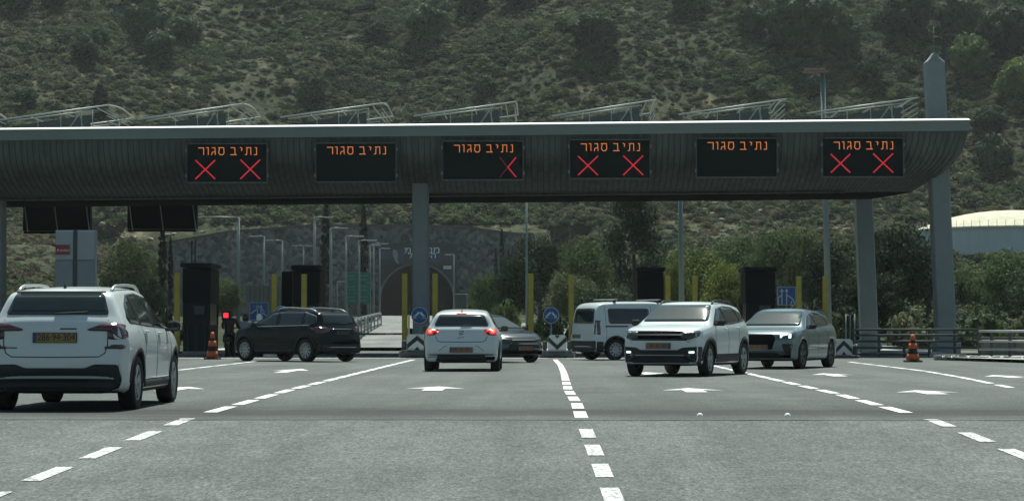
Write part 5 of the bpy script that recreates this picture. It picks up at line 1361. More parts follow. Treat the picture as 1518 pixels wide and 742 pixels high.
def crown_mesh(name, seed, clumps, per, leaf, shape='round', spread=.30):
    """a crown about one unit in radius made of many small leaf faces gathered in clumps"""
    rng = random.Random(seed); V = []; Fc = []
    def rdir():
        z = rng.uniform(-1, 1); a = rng.uniform(0, 2 * PI); r = math.sqrt(1 - z * z); return Vector((r * math.cos(a), r * math.sin(a), z))
    for c in range(clumps):
        d = rdir()
        if shape == 'round':
            rad = rng.uniform(.35, .86) * (1 + .22 * mnoise.noise(d * 2.1 + Vector((seed, 0, 0)))); p = Vector((d.x * rad, d.y * rad, d.z * rad * .78 + .05)); cr = rng.uniform(.6, 1.25) * spread
        elif shape == 'bush':
            rad = rng.uniform(.25, .85) * (1 + .25 * mnoise.noise(d * 2.3 + Vector((seed, 0, 0)))); p = Vector((d.x * rad, d.y * rad, abs(d.z) * rad * .75)); cr = rng.uniform(.6, 1.25) * spread
        elif shape == 'column':
            h = rng.random(); w = (math.sin(PI * min(1, h * .94 + .09)) ** .6) * rng.uniform(.5, .95); a = rng.uniform(0, 2 * PI); p = Vector((math.cos(a) * w, math.sin(a) * w, h * 14)); cr = .42
        elif shape == 'pine':
            h = rng.random() ** .8; w = (1 - h * .75) * rng.uniform(.35, 1.0); a = rng.uniform(0, 2 * PI); p = Vector((math.cos(a) * w, math.sin(a) * w, h * 1.7 - .6)); cr = spread * rng.uniform(.5, 1.1)
        for k in range(per):
            n = rdir(); n.z = n.z * .8 + .15
            q = p + n * cr * rng.uniform(.55, 1.0) * (Vector((1, 1, .8)).length / 1.62)
            t = n.cross(rdir()).normalized(); b = n.cross(t).normalized()
            t = (t + n * rng.uniform(-.6, .6)).normalized(); s = leaf * rng.uniform(.6, 1.4); u = s * rng.uniform(.45, .8)
            i = len(V); V += [q - t * s, q + b * u, q + t * s, q - b * u * .8]; Fc.append((i, i + 1, i + 2, i + 3))
    me = bpy.data.meshes.new(name); me.from_pydata([tuple(v) for v in V], [], Fc); me.update(); return me
CR = {}
for i in range(3): CR['round%d' % i] = crown_mesh('crown', 10 + i, 140, 60, .036, 'round', .27)
for i in range(2): CR['pine%d' % i] = crown_mesh('crown', 30 + i, 170, 54, .032, 'pine', .22)
CR['column'] = crown_mesh('crown', 40, 150, 34, .20, 'column')
for i in range(3): CR['bush%d' % i] = crown_mesh('bush', 50 + i, 36, 34, .096, 'bush', .30)
for i in range(2): CR['far%d' % i] = crown_mesh('far_crown', 60 + i, 70, 110, .080, 'round', .30)
_cm = {}
def crown(kind, m):
    k = (kind, m)
    if k not in _cm:
        me = CR[kind].copy(); me.name = 'crown'; me.materials.clear(); me.materials.append(M[m]); _cm[k] = me
    return _cm[k]
trng = random.Random(99)
def tree(name, label, px, pyb, pyt, wpx, Y, kind, m, group=None, trunk=.35, cat='tree', squash=None):
    """a tree whose crown spans from row pyt down towards its foot, wpx wide"""
    top = at(px, pyt, Y); W = wpx / F * Y / 2; x = top.x; gz = ground_z(x, Y)
    H = top.z - gz
    t = thing(name, label, cat, (x, Y, gz), 0, group)
    if kind == 'column':
        o = link(crown(kind, m), 'crown', None, t, (0, 0, H * .04)); o.scale = (W * .95, W * .95, H * .96 / 14.2)
        mb = MB(); mb.tube([(0, 0, 0), (0, 0, H * .3)], W * .25, 6, W * .12); mb.build('trunk', M['bark'], t)
        return t
    ch = H * (1 - trunk) / 2                      # half height of the crown
    cz = H - ch * (1.0 if 'bush' not in kind else 1)
    if 'bush' in kind:
        o = link(crown(kind, m), 'crown', None, t, (0, 0, 0)); o.scale = (W, W, H / .85)
        mb = MB(); mb.tube([(0, 0, 0), (.05, 0, H * .35)], .07 + W * .02, 5, .03); mb.build('trunk', M['bark'], t); o.rotation_euler.z = trng.uniform(0, 6)
        return t
    o = link(crown(kind, m), 'crown', None, t, (0, 0, cz)); o.scale = (W, W, ch / (.86 if 'pine' not in kind else 1.0)); o.rotation_euler.z = trng.uniform(0, 6)
    mb = MB(); r = .10 + H * .018; mb.tube([(0, 0, -.2), (.1, .05, H * .3), (-.05, 0, cz)], r, 8, r * .45)
    for k in range(5):
        a = trng.uniform(0, 6.28); z0 = H * trng.uniform(.22, .45) if trunk > .2 else H * .2
        mb.tube([(0, 0, z0), (math.cos(a) * W * .35, math.sin(a) * W * .35, z0 + ch * .5), (math.cos(a) * W * .7, math.sin(a) * W * .7, cz + ch * trng.uniform(-.2, .4))], r * .45, 5, r * .12)
    mb.build('trunk', M['bark'], t)
    return t
G1 = 'trees and shrubs behind the toll booths'
TR_ = [
 ('pine_tree', 'big dark pine tree rising above the white van', 940, 0, 292, 150, 185, 'pine0', 'leaf_dark', .12),
 ('broad_tree', 'dark broad tree behind the round blue sign', 800, 0, 338, 105, 190, 'round0', 'leaf_dark', .12),
 ('broad_tree', 'olive green tree left of the big pine, above the van', 868, 0, 350, 95, 175, 'round1', 'leaf_mid', .1),
 ('broad_tree', 'dark tree above the dark saloon', 765, 0, 372, 85, 150, 'round2', 'leaf_dark', .08),
 ('broad_tree', 'grey-green tree between the pine and the round sign', 845, 0, 398, 90, 140, 'round0', 'leaf_olive', .08),
 ('broad_tree', 'yellow-green leafy tree above the white crossover', 1025, 0, 362, 115, 165, 'round1', 'leaf_light', .1),
 ('broad_tree', 'mid-green tree in the gap right of the yellow-green tree', 1095, 0, 340, 110, 190, 'round2', 'leaf_mid', .1),
 ('broad_tree', 'green tree behind the blue square sign', 1165, 0, 322, 120, 185, 'round0', 'leaf_mid', .1),
 ('broad_tree', 'dark tree left of the rear canopy column', 1235, 0, 352, 110, 150, 'round1', 'leaf_dark', .08),
 ('broad_tree', 'large dark tree between the two right-hand columns', 1332, 0, 322, 140, 140, 'round2', 'leaf_dark', .1),
 ('broad_tree', 'dark low tree behind the right-hand fence', 1290, 0, 395, 120, 118, 'round0', 'leaf_dark', .06),
 ('broad_tree', 'dark tree at the right edge below the water tank', 1492, 0, 368, 110, 150, 'round1', 'leaf_mid', .08),
 ('broad_tree', 'green tree just right of the tall column', 1432, 0, 392, 80, 165, 'round2', 'leaf_mid', .08),
 ('broad_tree', 'dark tree standing in front of the water tank foot at the right edge', 1545, 0, 395, 120, 135, 'round2', 'leaf_dark', .06),
 ('broad_tree', 'dark shrub tree behind the lamp and booth at mid right', 1120, 0, 405, 100, 132, 'round1', 'leaf_dark', .05),
 ('broad_tree', 'dark tree behind the booth above the van', 985, 0, 405, 105, 130, 'round2', 'leaf_dark', .05),
 ('broad_tree', 'low dark tree behind the yellow post left of the van', 890, 0, 420, 110, 122, 'round0', 'leaf_dark', .05),
 ('broad_tree', 'low green tree right of the white hatchback', 722, 0, 402, 70, 170, 'round1', 'leaf_mid', .05),
 ('broad_tree', 'green tree under the canopy left of the first booth', 195, 0, 352, 105, 205, 'round1', 'leaf_mid', .06),
 ('broad_tree', 'small green tree behind the first cone', 335, 0, 405, 62, 190, 'round0', 'leaf_mid', .06),
 ('broad_tree', 'dark tree under the left canopy edge behind the nearest car', 222, 0, 405, 60, 150, 'round2', 'leaf_dark', .06),
 ('broad_tree', 'fresh yellow-green tree above the blue square sign and booth', 1080, 0, 385, 90, 128, 'round1', 'leaf_light', .05),
 ('broad_tree', 'small bright yellow-green tree between the grey pole and the van roof', 1000, 0, 378, 62, 126, 'round2', 'leaf_light', .05),
 ('broad_tree', 'dark tree filling the gap left of the tall column', 1375, 0, 345, 90, 160, 'round0', 'leaf_dark', .06),
 ('broad_tree', 'mid-green tree between the lamp post and the rear column', 1200, 0, 340, 90, 170, 'round2', 'leaf_mid', .08),
 ('shrub', 'round green shrub right of the tunnel mouth', 690, 0, 440, 55, 180, 'bush0', 'leaf_light', 0),
 ('shrub', 'low dark shrub behind the white hatchback roof', 745, 0, 440, 60, 125, 'bush1', 'leaf_mid', 0),
 ('shrub', 'yellow flowering shrub beside the crash barrier', 512, 0, 453, 40, 108, 'bush2', 'leaf_yellow', 0),
 ('shrub', 'dark shrub behind the chevron board at the left of the van', 815, 0, 455, 75, 112, 'bush0', 'leaf_dark', 0),
 ('shrub', 'sunlit shrub behind the right-hand fence', 1450, 0, 462, 95, 108, 'bush1', 'leaf_mid', 0),
 ('shrub', 'olive shrub between the right-hand columns', 1345, 0, 455, 80, 106, 'bush2', 'leaf_olive', 0),
 ('shrub', 'dark shrub behind the right-hand chevron board', 1255, 0, 450, 80, 108, 'bush0', 'leaf_dark', 0),
 ('shrub', 'dark shrub behind the blue-grey car', 1170, 0, 458, 90, 112, 'bush1', 'leaf_dark', 0),
 ('shrub', 'yellow-green shrub above the white crossover roof', 1055, 0, 425, 70, 125, 'bush2', 'leaf_light', 0),
 ('shrub', 'dark shrub right of the nearest car', 248, 0, 455, 50, 112, 'bush0', 'leaf_dark', 0),
 ('shrub', 'pale shrub at the right edge behind the lit fence', 1520, 0, 458, 70, 104, 'bush0', 'leaf_olive', 0),
 ('shrub', 'dry shrub on the bank behind the white notice panels', 55, 0, 415, 70, 160, 'bush1', 'leaf_olive', 0),
 ('cypress_tree', 'tall dark cypress right of the second toll booth', 483.5, 0, 298, 16, 240, 'column', 'leaf_cypress', 0),
 ('cypress_tree', 'tall thin cypress behind the green direction sign', 539, 0, 303, 14, 260, 'column', 'leaf_cypress', 0),
 ('cypress_tree', 'dark cypress below the second hanging board', 241, 0, 325, 13, 170, 'column', 'leaf_cypress', 0),
 ('cypress_tree', 'short thin cypress left of the two aerials', 253, 0, 352, 8, 175, 'column', 'leaf_cypress', 0),
 ('cypress_tree', 'young cypress right of the tunnel, left of two', 735, 0, 368, 7, 280, 'column', 'leaf_cypress', 0),
 ('cypress_tree', 'young cypress right of the tunnel, right of two', 744, 0, 340, 8, 285, 'column', 'leaf_cypress', 0),
]
for (nm, lb, px, pb, pt, wp, Y, kd, m, tk) in TR_: tree(nm, lb, px, pb, pt, wp, Y, kd, m, G1, tk, 'tree' if nm != 'shrub' else 'shrub')

# single trees on the hillside: find where the line of sight meets the slope
def on_hill(px, py):
    Y = 357.0
    while Y < 760:
        p = at(px, py, Y)
        if p.z <= ground_z(p.x, Y): return p.x, Y
        Y += .5
    return None
HT = [('large round dark tree high on the left of the hill', 216, 66, 62, 'leaf_dark'), ('dark bushy tree right of the largest one on the left hillside', 275, 66, 38, 'leaf_dark'), ('dark tree low on the left hillside, left of the largest', 146, 70, 28, 'leaf_dark'),
      ('mid-green tree below the largest left hillside tree', 240, 92, 44, 'leaf_dark'), ('green tree on the left hillside above the first roof light', 127, 98, 40, 'leaf_mid'), ('dark tree at the very top of the hill left of centre', 202, 8, 60, 'leaf_dark'),
      ('dark round tree on the hill above the third roof light', 462, 155, 44, 'leaf_dark'), ('big dark tree upper middle-left of the hill', 632, 68, 56, 'leaf_dark'), ('dark tree on the hill left of the upper middle one', 560, 72, 38, 'leaf_mid'),
      ('round dark bush above the fourth roof light', 720, 146, 32, 'leaf_dark'), ('conical dark tree high in the middle of the hill', 833, 52, 22, 'leaf_dark'), ('dark spreading tree right of centre on the hill', 880, 84, 60, 'leaf_mid'),
      ('dark tree at the top right of centre', 1018, 22, 52, 'leaf_dark'), ('very broad dark tree on the upper right of the hill', 1190, 78, 90, 'leaf_dark'), ('dark tree joined to the right of the broad one', 1250, 82, 54, 'leaf_dark'),
      ('dark tree left of the broad one near the top', 1112, 52, 42, 'leaf_dark'), ('green tree right of the broad tree, near the top', 1345, 56, 74, 'leaf_mid'), ('dark tree near the top, above the tall column', 1312, 48, 34, 'leaf_dark'),
      ('bright green tree right of the aerial', 1440, 118, 60, 'leaf_light'), ('dark green tree at the right edge of the hill', 1492, 88, 70, 'leaf_mid'), ('bright green tree at the far right edge', 1508, 150, 60, 'leaf_light'),
      ('dark tree at the top right corner of the hill', 1420, 60, 60, 'leaf_dark'), ('small dark tree below the broad right-hand tree', 1212, 142, 30, 'leaf_dark'), ('small dark tree above the sixth roof light', 1122, 152, 26, 'leaf_dark'),
      ('small dark tree left of the tall column tower', 1290, 130, 40, 'leaf_mid'), ('dark tree in the top left corner', 18, 18, 50, 'leaf_dark'), ('dark tree on the top edge, right of the corner one', 80, 16, 40, 'leaf_mid'),
      ('green tree low on the hill behind the right-hand canopy end', 1470, 210, 46, 'leaf_mid'), ('low dark tree on the hill beside the canopy end', 1475, 262, 56, 'leaf_dark'), ('dark bush on the left hill near the first roof light', 40, 160, 28, 'leaf_dark'), ('dark tree upper middle of the hill', 700, 30, 46, 'leaf_mid'), ('green tree on the top edge in the middle', 770, 16, 50, 'leaf_mid')]
for i, (lb, px, py, w, m) in enumerate(HT):
    m = {'leaf_dark': 'leaf_deep', 'leaf_mid': 'leaf_dark'}.get(m, m)
    h = on_hill(px, py)
    if not h: continue
    X, Y = h; W = w * 1.22 / F * Y / 2; gz = ground_z(X, Y)
    t = thing('hill_tree', lb, 'tree', (X, Y, gz), 0, 'single trees on the hillside'); H = W * 1.75
    o = link(crown('far%d' % (i % 2), m), 'crown', None, t, (0, 0, H * .5)); o.scale = (W, W, H * .62); o.rotation_euler.z = i * 1.3
    mb = MB(); mb.tube([(0, 0, -.3), (0, 0, H * .5)], W * .09, 6, W * .05); mb.build('trunk', M['bark'], t)
for lb, px, pyb, pyt, w in (('narrow dark cypress behind the first roof light', 148, 175, 130, 22),):
    X, Y = on_hill(px, pyb); H = (pyb - pyt) / F * Y * 1.1; W = w / F * Y / 2
    t = thing('cypress_tree', lb, 'tree', (X, Y, ground_z(X, Y)), 0, 'single trees on the hillside'); o = link(crown('column', 'leaf_cypress'), 'crown', None, t, (0, 0, 0)); o.scale = (W, W, H / 14.2)
    mb = MB(); mb.tube([(0, 0, -.3), (0, 0, H * .3)], W * .2, 6, W * .1); mb.build('trunk', M['bark'], t)

# the low scrub of the hill, dry grass and loose rock: nobody could count them
lib = bpy.data.collections.new('plant_models')
def libobj(name, me, m):
    k = me.copy(); k.materials.clear(); k.materials.append(M[m]); o = bpy.data.objects.new(name, k); lib.objects.link(o); return o
def scatter(name, models, pts, mname):
    col = bpy.data.collections.new(name + '_models')
    for i, (me, m) in enumerate(models):
        k = me.copy(); k.materials.clear(); k.materials.append(M[m]); col.objects.link(bpy.data.objects.new('%s_%02d' % (name, i), k))
    me = bpy.data.meshes.new(name); me.from_pydata([p[:3] for p in pts], [], []); 
    for an, ty, ix in (('sc', 'FLOAT', 3), ('rz', 'FLOAT', 4), ('idx', 'INT', 5), ('sz', 'FLOAT', 6)):
        at_ = me.attributes.new(an, ty, 'POINT'); at_.data.foreach_set('value', [p[ix] for p in pts])
    o = link(me, name, None); me.materials.append(M[mname])
    ng = bpy.data.node_groups.new(name, 'GeometryNodeTree'); ng.interface.new_socket('Geometry', in_out='INPUT', socket_type='NodeSocketGeometry'); ng.interface.new_socket('Geometry', in_out='OUTPUT', socket_type='NodeSocketGeometry')
    N = ng.nodes; L = ng.links; gi = N.new('NodeGroupInput'); go = N.new('NodeGroupOutput')
    ip = N.new('GeometryNodeInstanceOnPoints'); ci = N.new('GeometryNodeCollectionInfo'); ci.inputs['Collection'].default_value = col
    ci.inputs['Separate Children'].default_value = True; ci.inputs['Reset Children'].default_value = True
    def attr(n, t):
        a = N.new('GeometryNodeInputNamedAttribute'); a.data_type = t; a.inputs['Name'].default_value = n; return a.outputs['Attribute']
    cx = N.new('ShaderNodeCombineXYZ'); L.new(attr('rz', 'FLOAT'), cx.inputs['Z'])
    cs = N.new('ShaderNodeCombineXYZ'); s = attr('sc', 'FLOAT'); L.new(s, cs.inputs['X']); L.new(s, cs.inputs['Y']); L.new(attr('sz', 'FLOAT'), cs.inputs['Z'])
    L.new(gi.outputs[0], ip.inputs['Points']); L.new(ci.outputs[0], ip.inputs['Instance']); ip.inputs['Pick Instance'].default_value = True
    L.new(attr('idx', 'INT'), ip.inputs['Instance Index']); L.new(cx.outputs[0], ip.inputs['Rotation']); L.new(cs.outputs[0], ip.inputs['Scale'])
    L.new(ip.outputs[0], go.inputs[0])
    md = o.modifiers.new('scatter', 'NODES'); md.node_group = ng
    tag(o, kind='stuff'); return o
rng = random.Random(7); pts = []
def dens(px_like, Y, X):
    d = .80 + .7 * nz(X, Y, 45, 21) + .6 * nz(X, Y, 16, 22) + .35 * sm(400, 450, Y) + .15 * sm(40, 70, X)
    d += .12 * (1 - sm(362, 395, Y))
    return d
n_try = 0
while len(pts) < 42000 and n_try < 260000:
    n_try += 1
    Y = 357 + 200 * rng.random(); half = Y * .245 + 8; X = rng.uniform(-half, half)
    if rng.random() > dens(0, Y, X): continue
    big = rng.random(); r = .45 + 1.25 * big ** 2.6 + (.9 if dens(0, Y, X) > 1.05 and rng.random() < .25 else 0)
    g = nz(X, Y, 24, 31) + rng.uniform(-.45, .45)
    idx = (rng.randrange(3) + (0 if g > .12 else 3 if g > -.22 else 6))
    if r < .7 and rng.random() < .35: idx = 9 + rng.randrange(2)
    pts.append((X, Y, ground_z(X, Y) - .1, r, rng.uniform(0, 6.28), idx, r * rng.uniform(.65, 1.15)))
B3 = [CR['bush0'], CR['bush1'], CR['bush2']]
scatter('hillside_scrub', [(b, 'leaf_mid') for b in B3] + [(b, 'leaf_dark') for b in B3] + [(b, 'leaf_olive') for b in B3] + [(B3[0], 'leaf_dry'), (B3[1], 'leaf_dry')], pts, 'leaf_mid')
# scrub on the banks left and right of the cutting
pts = []
for _ in range(9000):
    Y = rng.uniform(112, 350); u = rng.uniform(-30, 1560); X = at(u, 486, Y).x; a, b = corr(Y)
    if a - 2 < X < b + 2: continue
    if 284 < Y < 320 and abs(X - at(1503, 486, 300).x) < 14: continue
    if X < a and Y < 330 and rng.random() < .5 + .9 * nz(X, Y, 18, 4): continue
    r = rng.uniform(.35, 1.1) if X < a else rng.uniform(.5, 1.7)
    if X > b and rng.random() > .75: continue
    k = rng.random(); idx = rng.randrange(3) + ((0 if k < .35 else 3 if k < .55 else 6) if X < a else (0 if k < .35 else 3 if k < .92 else 6))
    if X < a and rng.random() < .4: idx = 9 + rng.randrange(2)
    pts.append((X, Y, ground_z(X, Y) - .05, r, rng.uniform(0, 6.28), idx, r * rng.uniform(.6, 1.1)))
for _ in range(5200):
    Y = rng.uniform(300, 400); half = Y * .245 + 8; X = rng.uniform(-half, half); a, b = corr(min(Y, 350))
    if a - 6 < X < b + 6 and Y < 358: continue
    if Y < 322 and abs(X - at(1503, 486, 300).x) < 15: continue
    r = rng.uniform(.5, 1.5); k = rng.random(); pts.append((X, Y, ground_z(X, Y) - .1, r, rng.uniform(0, 6.28), rng.randrange(3) + (6 if k < .5 else 0 if k < .75 else 3) if rng.random() < .6 else 9 + rng.randrange(2), r * rng.uniform(.7, 1.0)))
scatter('bank_scrub', [(b, 'leaf_mid') for b in B3] + [(b, 'leaf_dark') for b in B3] + [(b, 'leaf_olive') for b in B3] + [(B3[0], 'leaf_dry'), (B3[1], 'leaf_dry')], pts, 'leaf_mid')
# loose pale rocks
rk = []
for s in range(3):
    bm = bmesh.new(); bmesh.ops.create_icosphere(bm, subdivisions=1, radius=1)
    q = random.Random(s)
    for v in bm.verts: v.co = Vector((v.co.x * q.uniform(.7, 1.2), v.co.y * q.uniform(.7, 1.2), v.co.z * q.uniform(.4, .8)))
    me = bpy.data.meshes.new('rock'); bm.to_mesh(me); bm.free(); rk.append(me)
M['rock'] = mat('pale_rock', (.26, .235, .19), .9, nscale=1.5, namt=.3, rand=.2)
pts = []
for _ in range(5200):
    Y = rng.uniform(352, 470); half = Y * .245 + 8; X = rng.uniform(-half, half)
    if rng.random() > .12 + .9 * max(0, nz(X, Y, 20, 41)) + (.5 if Y < 368 else 0): continue
    r = (.12 if Y > 372 else .2) + (.35 if Y > 372 else .6) * rng.random() ** 3
    pts.append((X, Y, ground_z(X, Y), r, rng.uniform(0, 6.28), rng.randrange(3), r * .8))
scatter('loose_rocks', [(r, 'rock') for r in rk], pts, 'rock')
# tufts of dry grass
def tuft(seed):
    r = random.Random(seed); V = []; Fc = []
    for k in range(26):
        a = r.uniform(0, 6.28); d = r.uniform(0, .6); x, y = math.cos(a) * d, math.sin(a) * d; h = r.uniform(.5, 1.1); lx, ly = r.uniform(-.4, .4), r.uniform(-.4, .4); w = .05; i = len(V)
        V += [(x - w, y, 0), (x + w, y, 0), (x + lx, y + ly, h)]; Fc.append((i, i + 1, i + 2))
    me = bpy.data.meshes.new('tuft'); me.from_pydata(V, [], Fc); me.update(); return me
M['dry_grass'] = mat('dry_grass', (.125, .115, .065), .9, rand=.3)
pts = []
for _ in range(16000):
    if rng.random() < .72: Y = rng.uniform(352, 470); half = Y * .245 + 8; X = rng.uniform(-half, half)
    else:
        Y = rng.uniform(120, 350); X = at(rng.uniform(-30, 280), 486, Y).x
        if X > corr(Y)[0] - 3: continue
    if rng.random() > .55 + .8 * nz(X, Y, 26, 51): continue
    r = rng.uniform(.3, .9); pts.append((X, Y, ground_z(X, Y) - .03, r, rng.uniform(0, 6.28), rng.randrange(2), r * rng.uniform(.5, .9)))
scatter('dry_grass', [(tuft(1), 'dry_grass'), (tuft(2), 'dry_grass')], pts, 'dry_grass')

# ---------------------------------------------------------------- air
mb = MB(); mb.box((0, 280, 79), (1500, 1400, 166)); hz = mb.build('haze', None)
hm = bpy.data.materials.new('thin_haze'); hm.use_nodes = True; hn = hm.node_tree.nodes; hn.clear()
hv = hn.new('ShaderNodeVolumePrincipled'); hv.inputs['Density'].default_value = .00010; hv.inputs['Color'].default_value = (.86, .93, .93, 1); hv.inputs['Anisotropy'].default_value = .2
ho = hn.new('ShaderNodeOutputMaterial'); hm.node_tree.links.new(hv.outputs[0], ho.inputs['Volume']); hz.data.materials.append(hm)
hz.location.z = 0; tag(hz, kind='stuff')
# ---------------------------------------------------------------- the cars
def place_car(key, name, label, cat, paint, X, Y, ang):
    t, _ = make_car(name, label, cat, SP[key], M[paint])
    t.location = (X, Y, 0); t.rotation_euler = (0, 0, ang)
    if key == 'G': t.scale = (1, 1, .965)
    return t
R_ = math.radians
place_car('A', 'crossover_car', 'nearest white car seen from behind at the left, with yellow plate and roof rails', 'car', 'white_paint', -5.93, 26.8 + 2.06, R_(90))
place_car('C', 'hatchback_car', 'white hatchback seen from behind with brake lights lit, in front of the dark saloon', 'car', 'white_paint', -1.97, 51.5 + 1.93, R_(90))
# dark SUV heads away to the left
h = R_(49); hx, hy = -math.sin(h), math.cos(h)
place_car('B', 'suv_car', 'black sport utility car with chrome roof rails turning left beside the riders', 'car', 'black_paint', -7.1 + hx * 1.35 + math.cos(h) * .8, 66 + hy * 1.35 + math.sin(h) * .8, R_(90 + 49))
# white crossover facing us
h = R_(21); hx, hy = -math.sin(h), -math.cos(h)
place_car('F', 'crossover_car', 'white crossover facing the camera with fog lights lit, ahead of the blue-grey car', 'car', 'white_paint', 2.60 - hx * 1.275, 46.5 + .3 - hy * 1.275, math.atan2(hy, hx))
h = R_(22); hx, hy = -math.sin(h), -math.cos(h)
place_car('G', 'crossover_car', 'blue-grey crossover with lit headlights behind the white crossover', 'car', 'grey_paint', 5.50 - hx * 1.345, 55.4 - hy * 1.345, math.atan2(hy, hx))
h = R_(34); hx, hy = math.sin(h), -math.cos(h)
place_car('D', 'saloon_car', 'dark saloon facing the camera, half hidden behind the white hatchback', 'car', 'dark_paint', -.63 - hx * 2.2, 64.5 - hy * 2.2, math.atan2(hy, hx))
h = R_(64); hx, hy = math.sin(h), math.cos(h)
place_car('E', 'van', 'white windowed van with two roof bars behind the white crossover', 'van', 'white_paint', 1.54 + hx * 2.1 - math.cos(h) * .9, 69.5 + hy * 2.1 + math.sin(h) * .9, math.atan2(hy, hx))

# ---------------------------------------------------------------- riders and the red signal
M['jacket_dark'] = mat('dark_red_jacket', (.030, .008, .010), .8); M['jacket_pale'] = mat('pale_jacket', (.30, .32, .32), .8); M['jacket_white'] = mat('white_shirt', (.75, .77, .76), .8)
M['trousers'] = mat('dark_trousers', (.015, .016, .02), .85); M['skin'] = mat('skin', (.28, .17, .12), .6); M['helmet_dark'] = mat('dark_helmet', (.010, .010, .012), .3, coat=.5); M['helmet_white'] = mat('white_helmet', (.72, .74, .74), .3, coat=.5)
def person_mesh():
    J = {'pel': (0, 0, .84, .135), 'sp': (0, .03, 1.02, .13), 'ch': (0, .07, 1.24, .155), 'ne': (0, .09, 1.40, .06), 'hd': (0, .12, 1.52, .085)}
    E = [('pel', 'sp'), ('sp', 'ch'), ('ch', 'ne'), ('ne', 'hd')]
    for s in (-1, 1):
        k = 'lr'[s > 0]
        J.update({k + 'sh': (s * .19, .07, 1.33, .075), k + 'el': (s * .29, .25, 1.12, .052), k + 'wr': (s * .30, .47, 1.03, .033), k + 'pa': (s * .30, .53, 1.02, .034),
                  k + 'hi': (s * .11, .02, .82, .10), k + 'kn': (s * .21, .40, .76, .072), k + 'an': (s * .20, .32, .36, .048), k + 'to': (s * .20, .46, .31, .042)})
        E += [('ch', k + 'sh'), (k + 'sh', k + 'el'), (k + 'el', k + 'wr'), (k + 'wr', k + 'pa'), ('pel', k + 'hi'), (k + 'hi', k + 'kn'), (k + 'kn', k + 'an'), (k + 'an', k + 'to')]
        for f in range(4):
            x = s * (.275 + f * .018); L = (.030, .036, .034, .026)[f]
            J[k + 'f%d' % f] = (x, .565, 1.035 - abs(f - 1.5) * .003, .0095); J[k + 'g%d' % f] = (x, .572 + L * .3, 1.035 - L, .008)
            E += [(k + 'pa', k + 'f%d' % f), (k + 'f%d' % f, k + 'g%d' % f)]
        J[k + 'th'] = (s * .262, .53, 1.0, .010); J[k + 'tj'] = (s * .262, .56, .985, .008); E += [(k + 'pa', k + 'th'), (k + 'th', k + 'tj')]
    ks = list(J); me = bpy.data.meshes.new('body'); me.from_pydata([J[k][:3] for k in ks], [(ks.index(a), ks.index(b)) for a, b in E], [])
    o = bpy.data.objects.new('tmp', me); C.objects.link(o); o.modifiers.new('s', 'SKIN')
    for i, k in enumerate(ks): me.skin_vertices[0].data[i].radius = (J[k][3],) * 2
    me.skin_vertices[0].data[0].use_root = True
    sd = o.modifiers.new('d', 'SUBSURF'); sd.levels = 1; sd.render_levels = 1
    dg = bpy.context.evaluated_depsgraph_get(); dg.update(); nm = bpy.data.meshes.new_from_object(o.evaluated_get(dg)); bpy.data.objects.remove(o)
    nm.name = 'body'; return nm
PM = person_mesh()
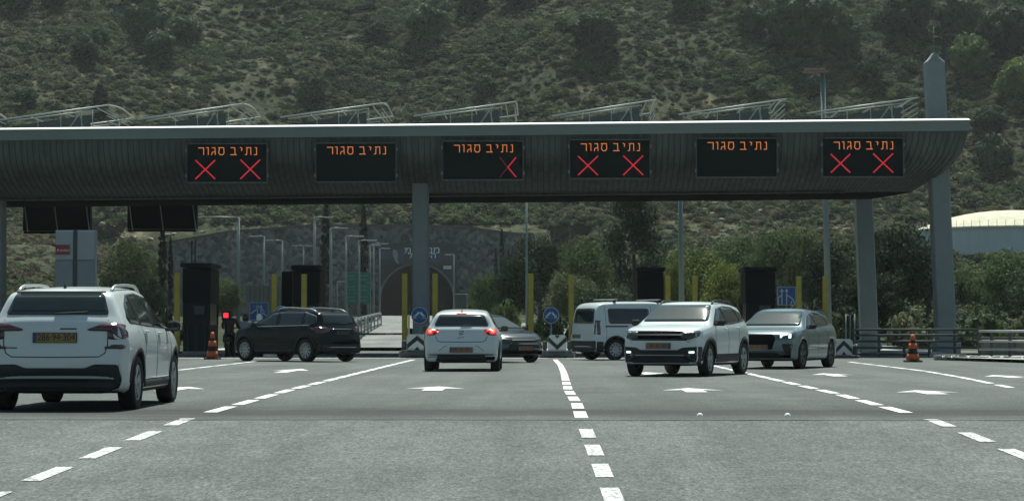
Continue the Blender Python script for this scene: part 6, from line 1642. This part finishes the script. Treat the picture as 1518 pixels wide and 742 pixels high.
def rider(label, px, Y, jacket, helmet, slabel, sc=.95, rz=0):
    x = at(px, 486, Y).x
    t = thing('person', label, 'person', (x, Y, 0), rz, 'riders waiting at the toll lane'); t.scale = (sc,) * 3
    me = PM.copy(); me.materials.clear()
    for m in (jacket, 'trousers', 'skin'): me.materials.append(M[m])
    for p in me.polygons:
        c = p.center; p.use_smooth = True
        p.material_index = 1 if c.z < .93 and abs(c.x) < .35 and c.z < .95 else 0
        if c.y > .49 and c.z > .95: p.material_index = 2
        if c.z > 1.41 and abs(c.x) < .12: p.material_index = 2
    link(me, 'body', None, t)
    mb = MB(); mb.lathe([(.001, .155), (.06, .145), (.105, .10), (.128, .03), (.130, -.03), (.122, -.09), (.10, -.125), (.001, -.125)], (0, .12, 1.56), 'z', 18); h = mb.build('helmet', M[helmet], t)
    mb = MB(); mb.lathe([(.001, .02), (.10, .045), (.125, .0), (.10, -.05), (.001, -.03)], (0, .17, 1.57), 'z', 14); mb.build('visor', M['glass'], h)
    s = thing('motor_scooter', slabel, 'scooter', (x, Y, 0), rz, 'scooters waiting at the toll lane')
    for nm, y in (('front_wheel', .82), ('rear_wheel', -.42)):
        mb = MB(); mb.lathe([(.15, -.05), (.25, -.06), (.28, -.03), (.28, .03), (.25, .06), (.15, .05)], (0, y, .28), 'x', 22); w = mb.build(nm, M['tyre'], s)
        mb = MB(); mb.lathe([(.001, -.03), (.15, -.045), (.15, .045), (.001, .03)], (0, y, .28), 'x', 14); mb.build('hub', M['rim_dark'], w)
    mb = MB(); mb.prism([(-.62, .52), (-.60, .72), (-.30, .78), (.18, .74), (.26, .40), (.55, .34), (.66, .80), (.74, .80), (.66, .30), (.25, .24), (-.1, .28), (-.35, .50)], -.14, .14, 'x'); mb.build('bodywork', M['black_paint'], s)
    mb = MB(); mb.box((0, -.15, .79), (.26, .72, .09), 0, .035); mb.build('seat', M['trim'], s)
    mb = MB(); mb.tube([(0, .82, .28), (0, .70, .75), (0, .62, 1.0)], .03, 8); mb.tube([(-.34, .53, 1.02), (-.12, .62, 1.0), (.12, .62, 1.0), (.34, .53, 1.02)], .016, 8); mb.build('handlebar', M['dark_steel'], s)
    for q in (-1, 1):
        mb = MB(); mb.tube([(q * .22, .60, 1.02), (q * .30, .60, 1.20)], .008, 5); mb.box((q * .31, .59, 1.22), (.14, .02, .08), 0, .008); mb.build('mirror', M['chrome'], s)
    mb = MB(); mb.box((0, -.63, .64), (.16, .03, .06), 0, .01); mb.build('tail_light', M['lamp_red'], s)
    mb = MB(); mb.box((0, -.60, .46), (.18, .02, .14)); mb.build('number_plate', M['plate'], s)
rider('person in a dark red jacket and dark helmet on a black scooter beside the cone', 340, 78, 'jacket_dark', 'helmet_dark', 'black scooter beside the orange cone, under the rider in dark red', .97)
rider('person in a pale jacket and dark helmet behind the bonnet of the dark car', 362, 79, 'jacket_pale', 'helmet_dark', 'black scooter behind the bonnet of the dark car, under the pale jacket', .88, -.3)
rider('person in a white shirt and white helmet below the blue arrow sign', 385, 77.6, 'jacket_white', 'helmet_white', 'black scooter under the rider in white, below the blue arrow sign', .88, .2)
p = at(335, 467, 76.6)
t = thing('red_signal', 'small red signal light glowing on a post beside the orange cone', 'signal light', (p.x, 76.6, 0))
mb = MB(); mb.tube([(0, 0, 0), (0, 0, p.z - .1)], .03, 8); mb.build('post', M['dark_steel'], t)
mb = MB(); mb.box((0, .06, p.z), (.30, .14, .34), 0, .02); hs_ = mb.build('housing', M['black'], t)
mb = MB(); mb.box((0, -.02, p.z), (.17, .03, .17), 0, .02); mb.build('red_lens', mat('red_signal_lens', (.6, .02, .02), .4, emit=(1, .03, .05), estr=1.0), hs_)
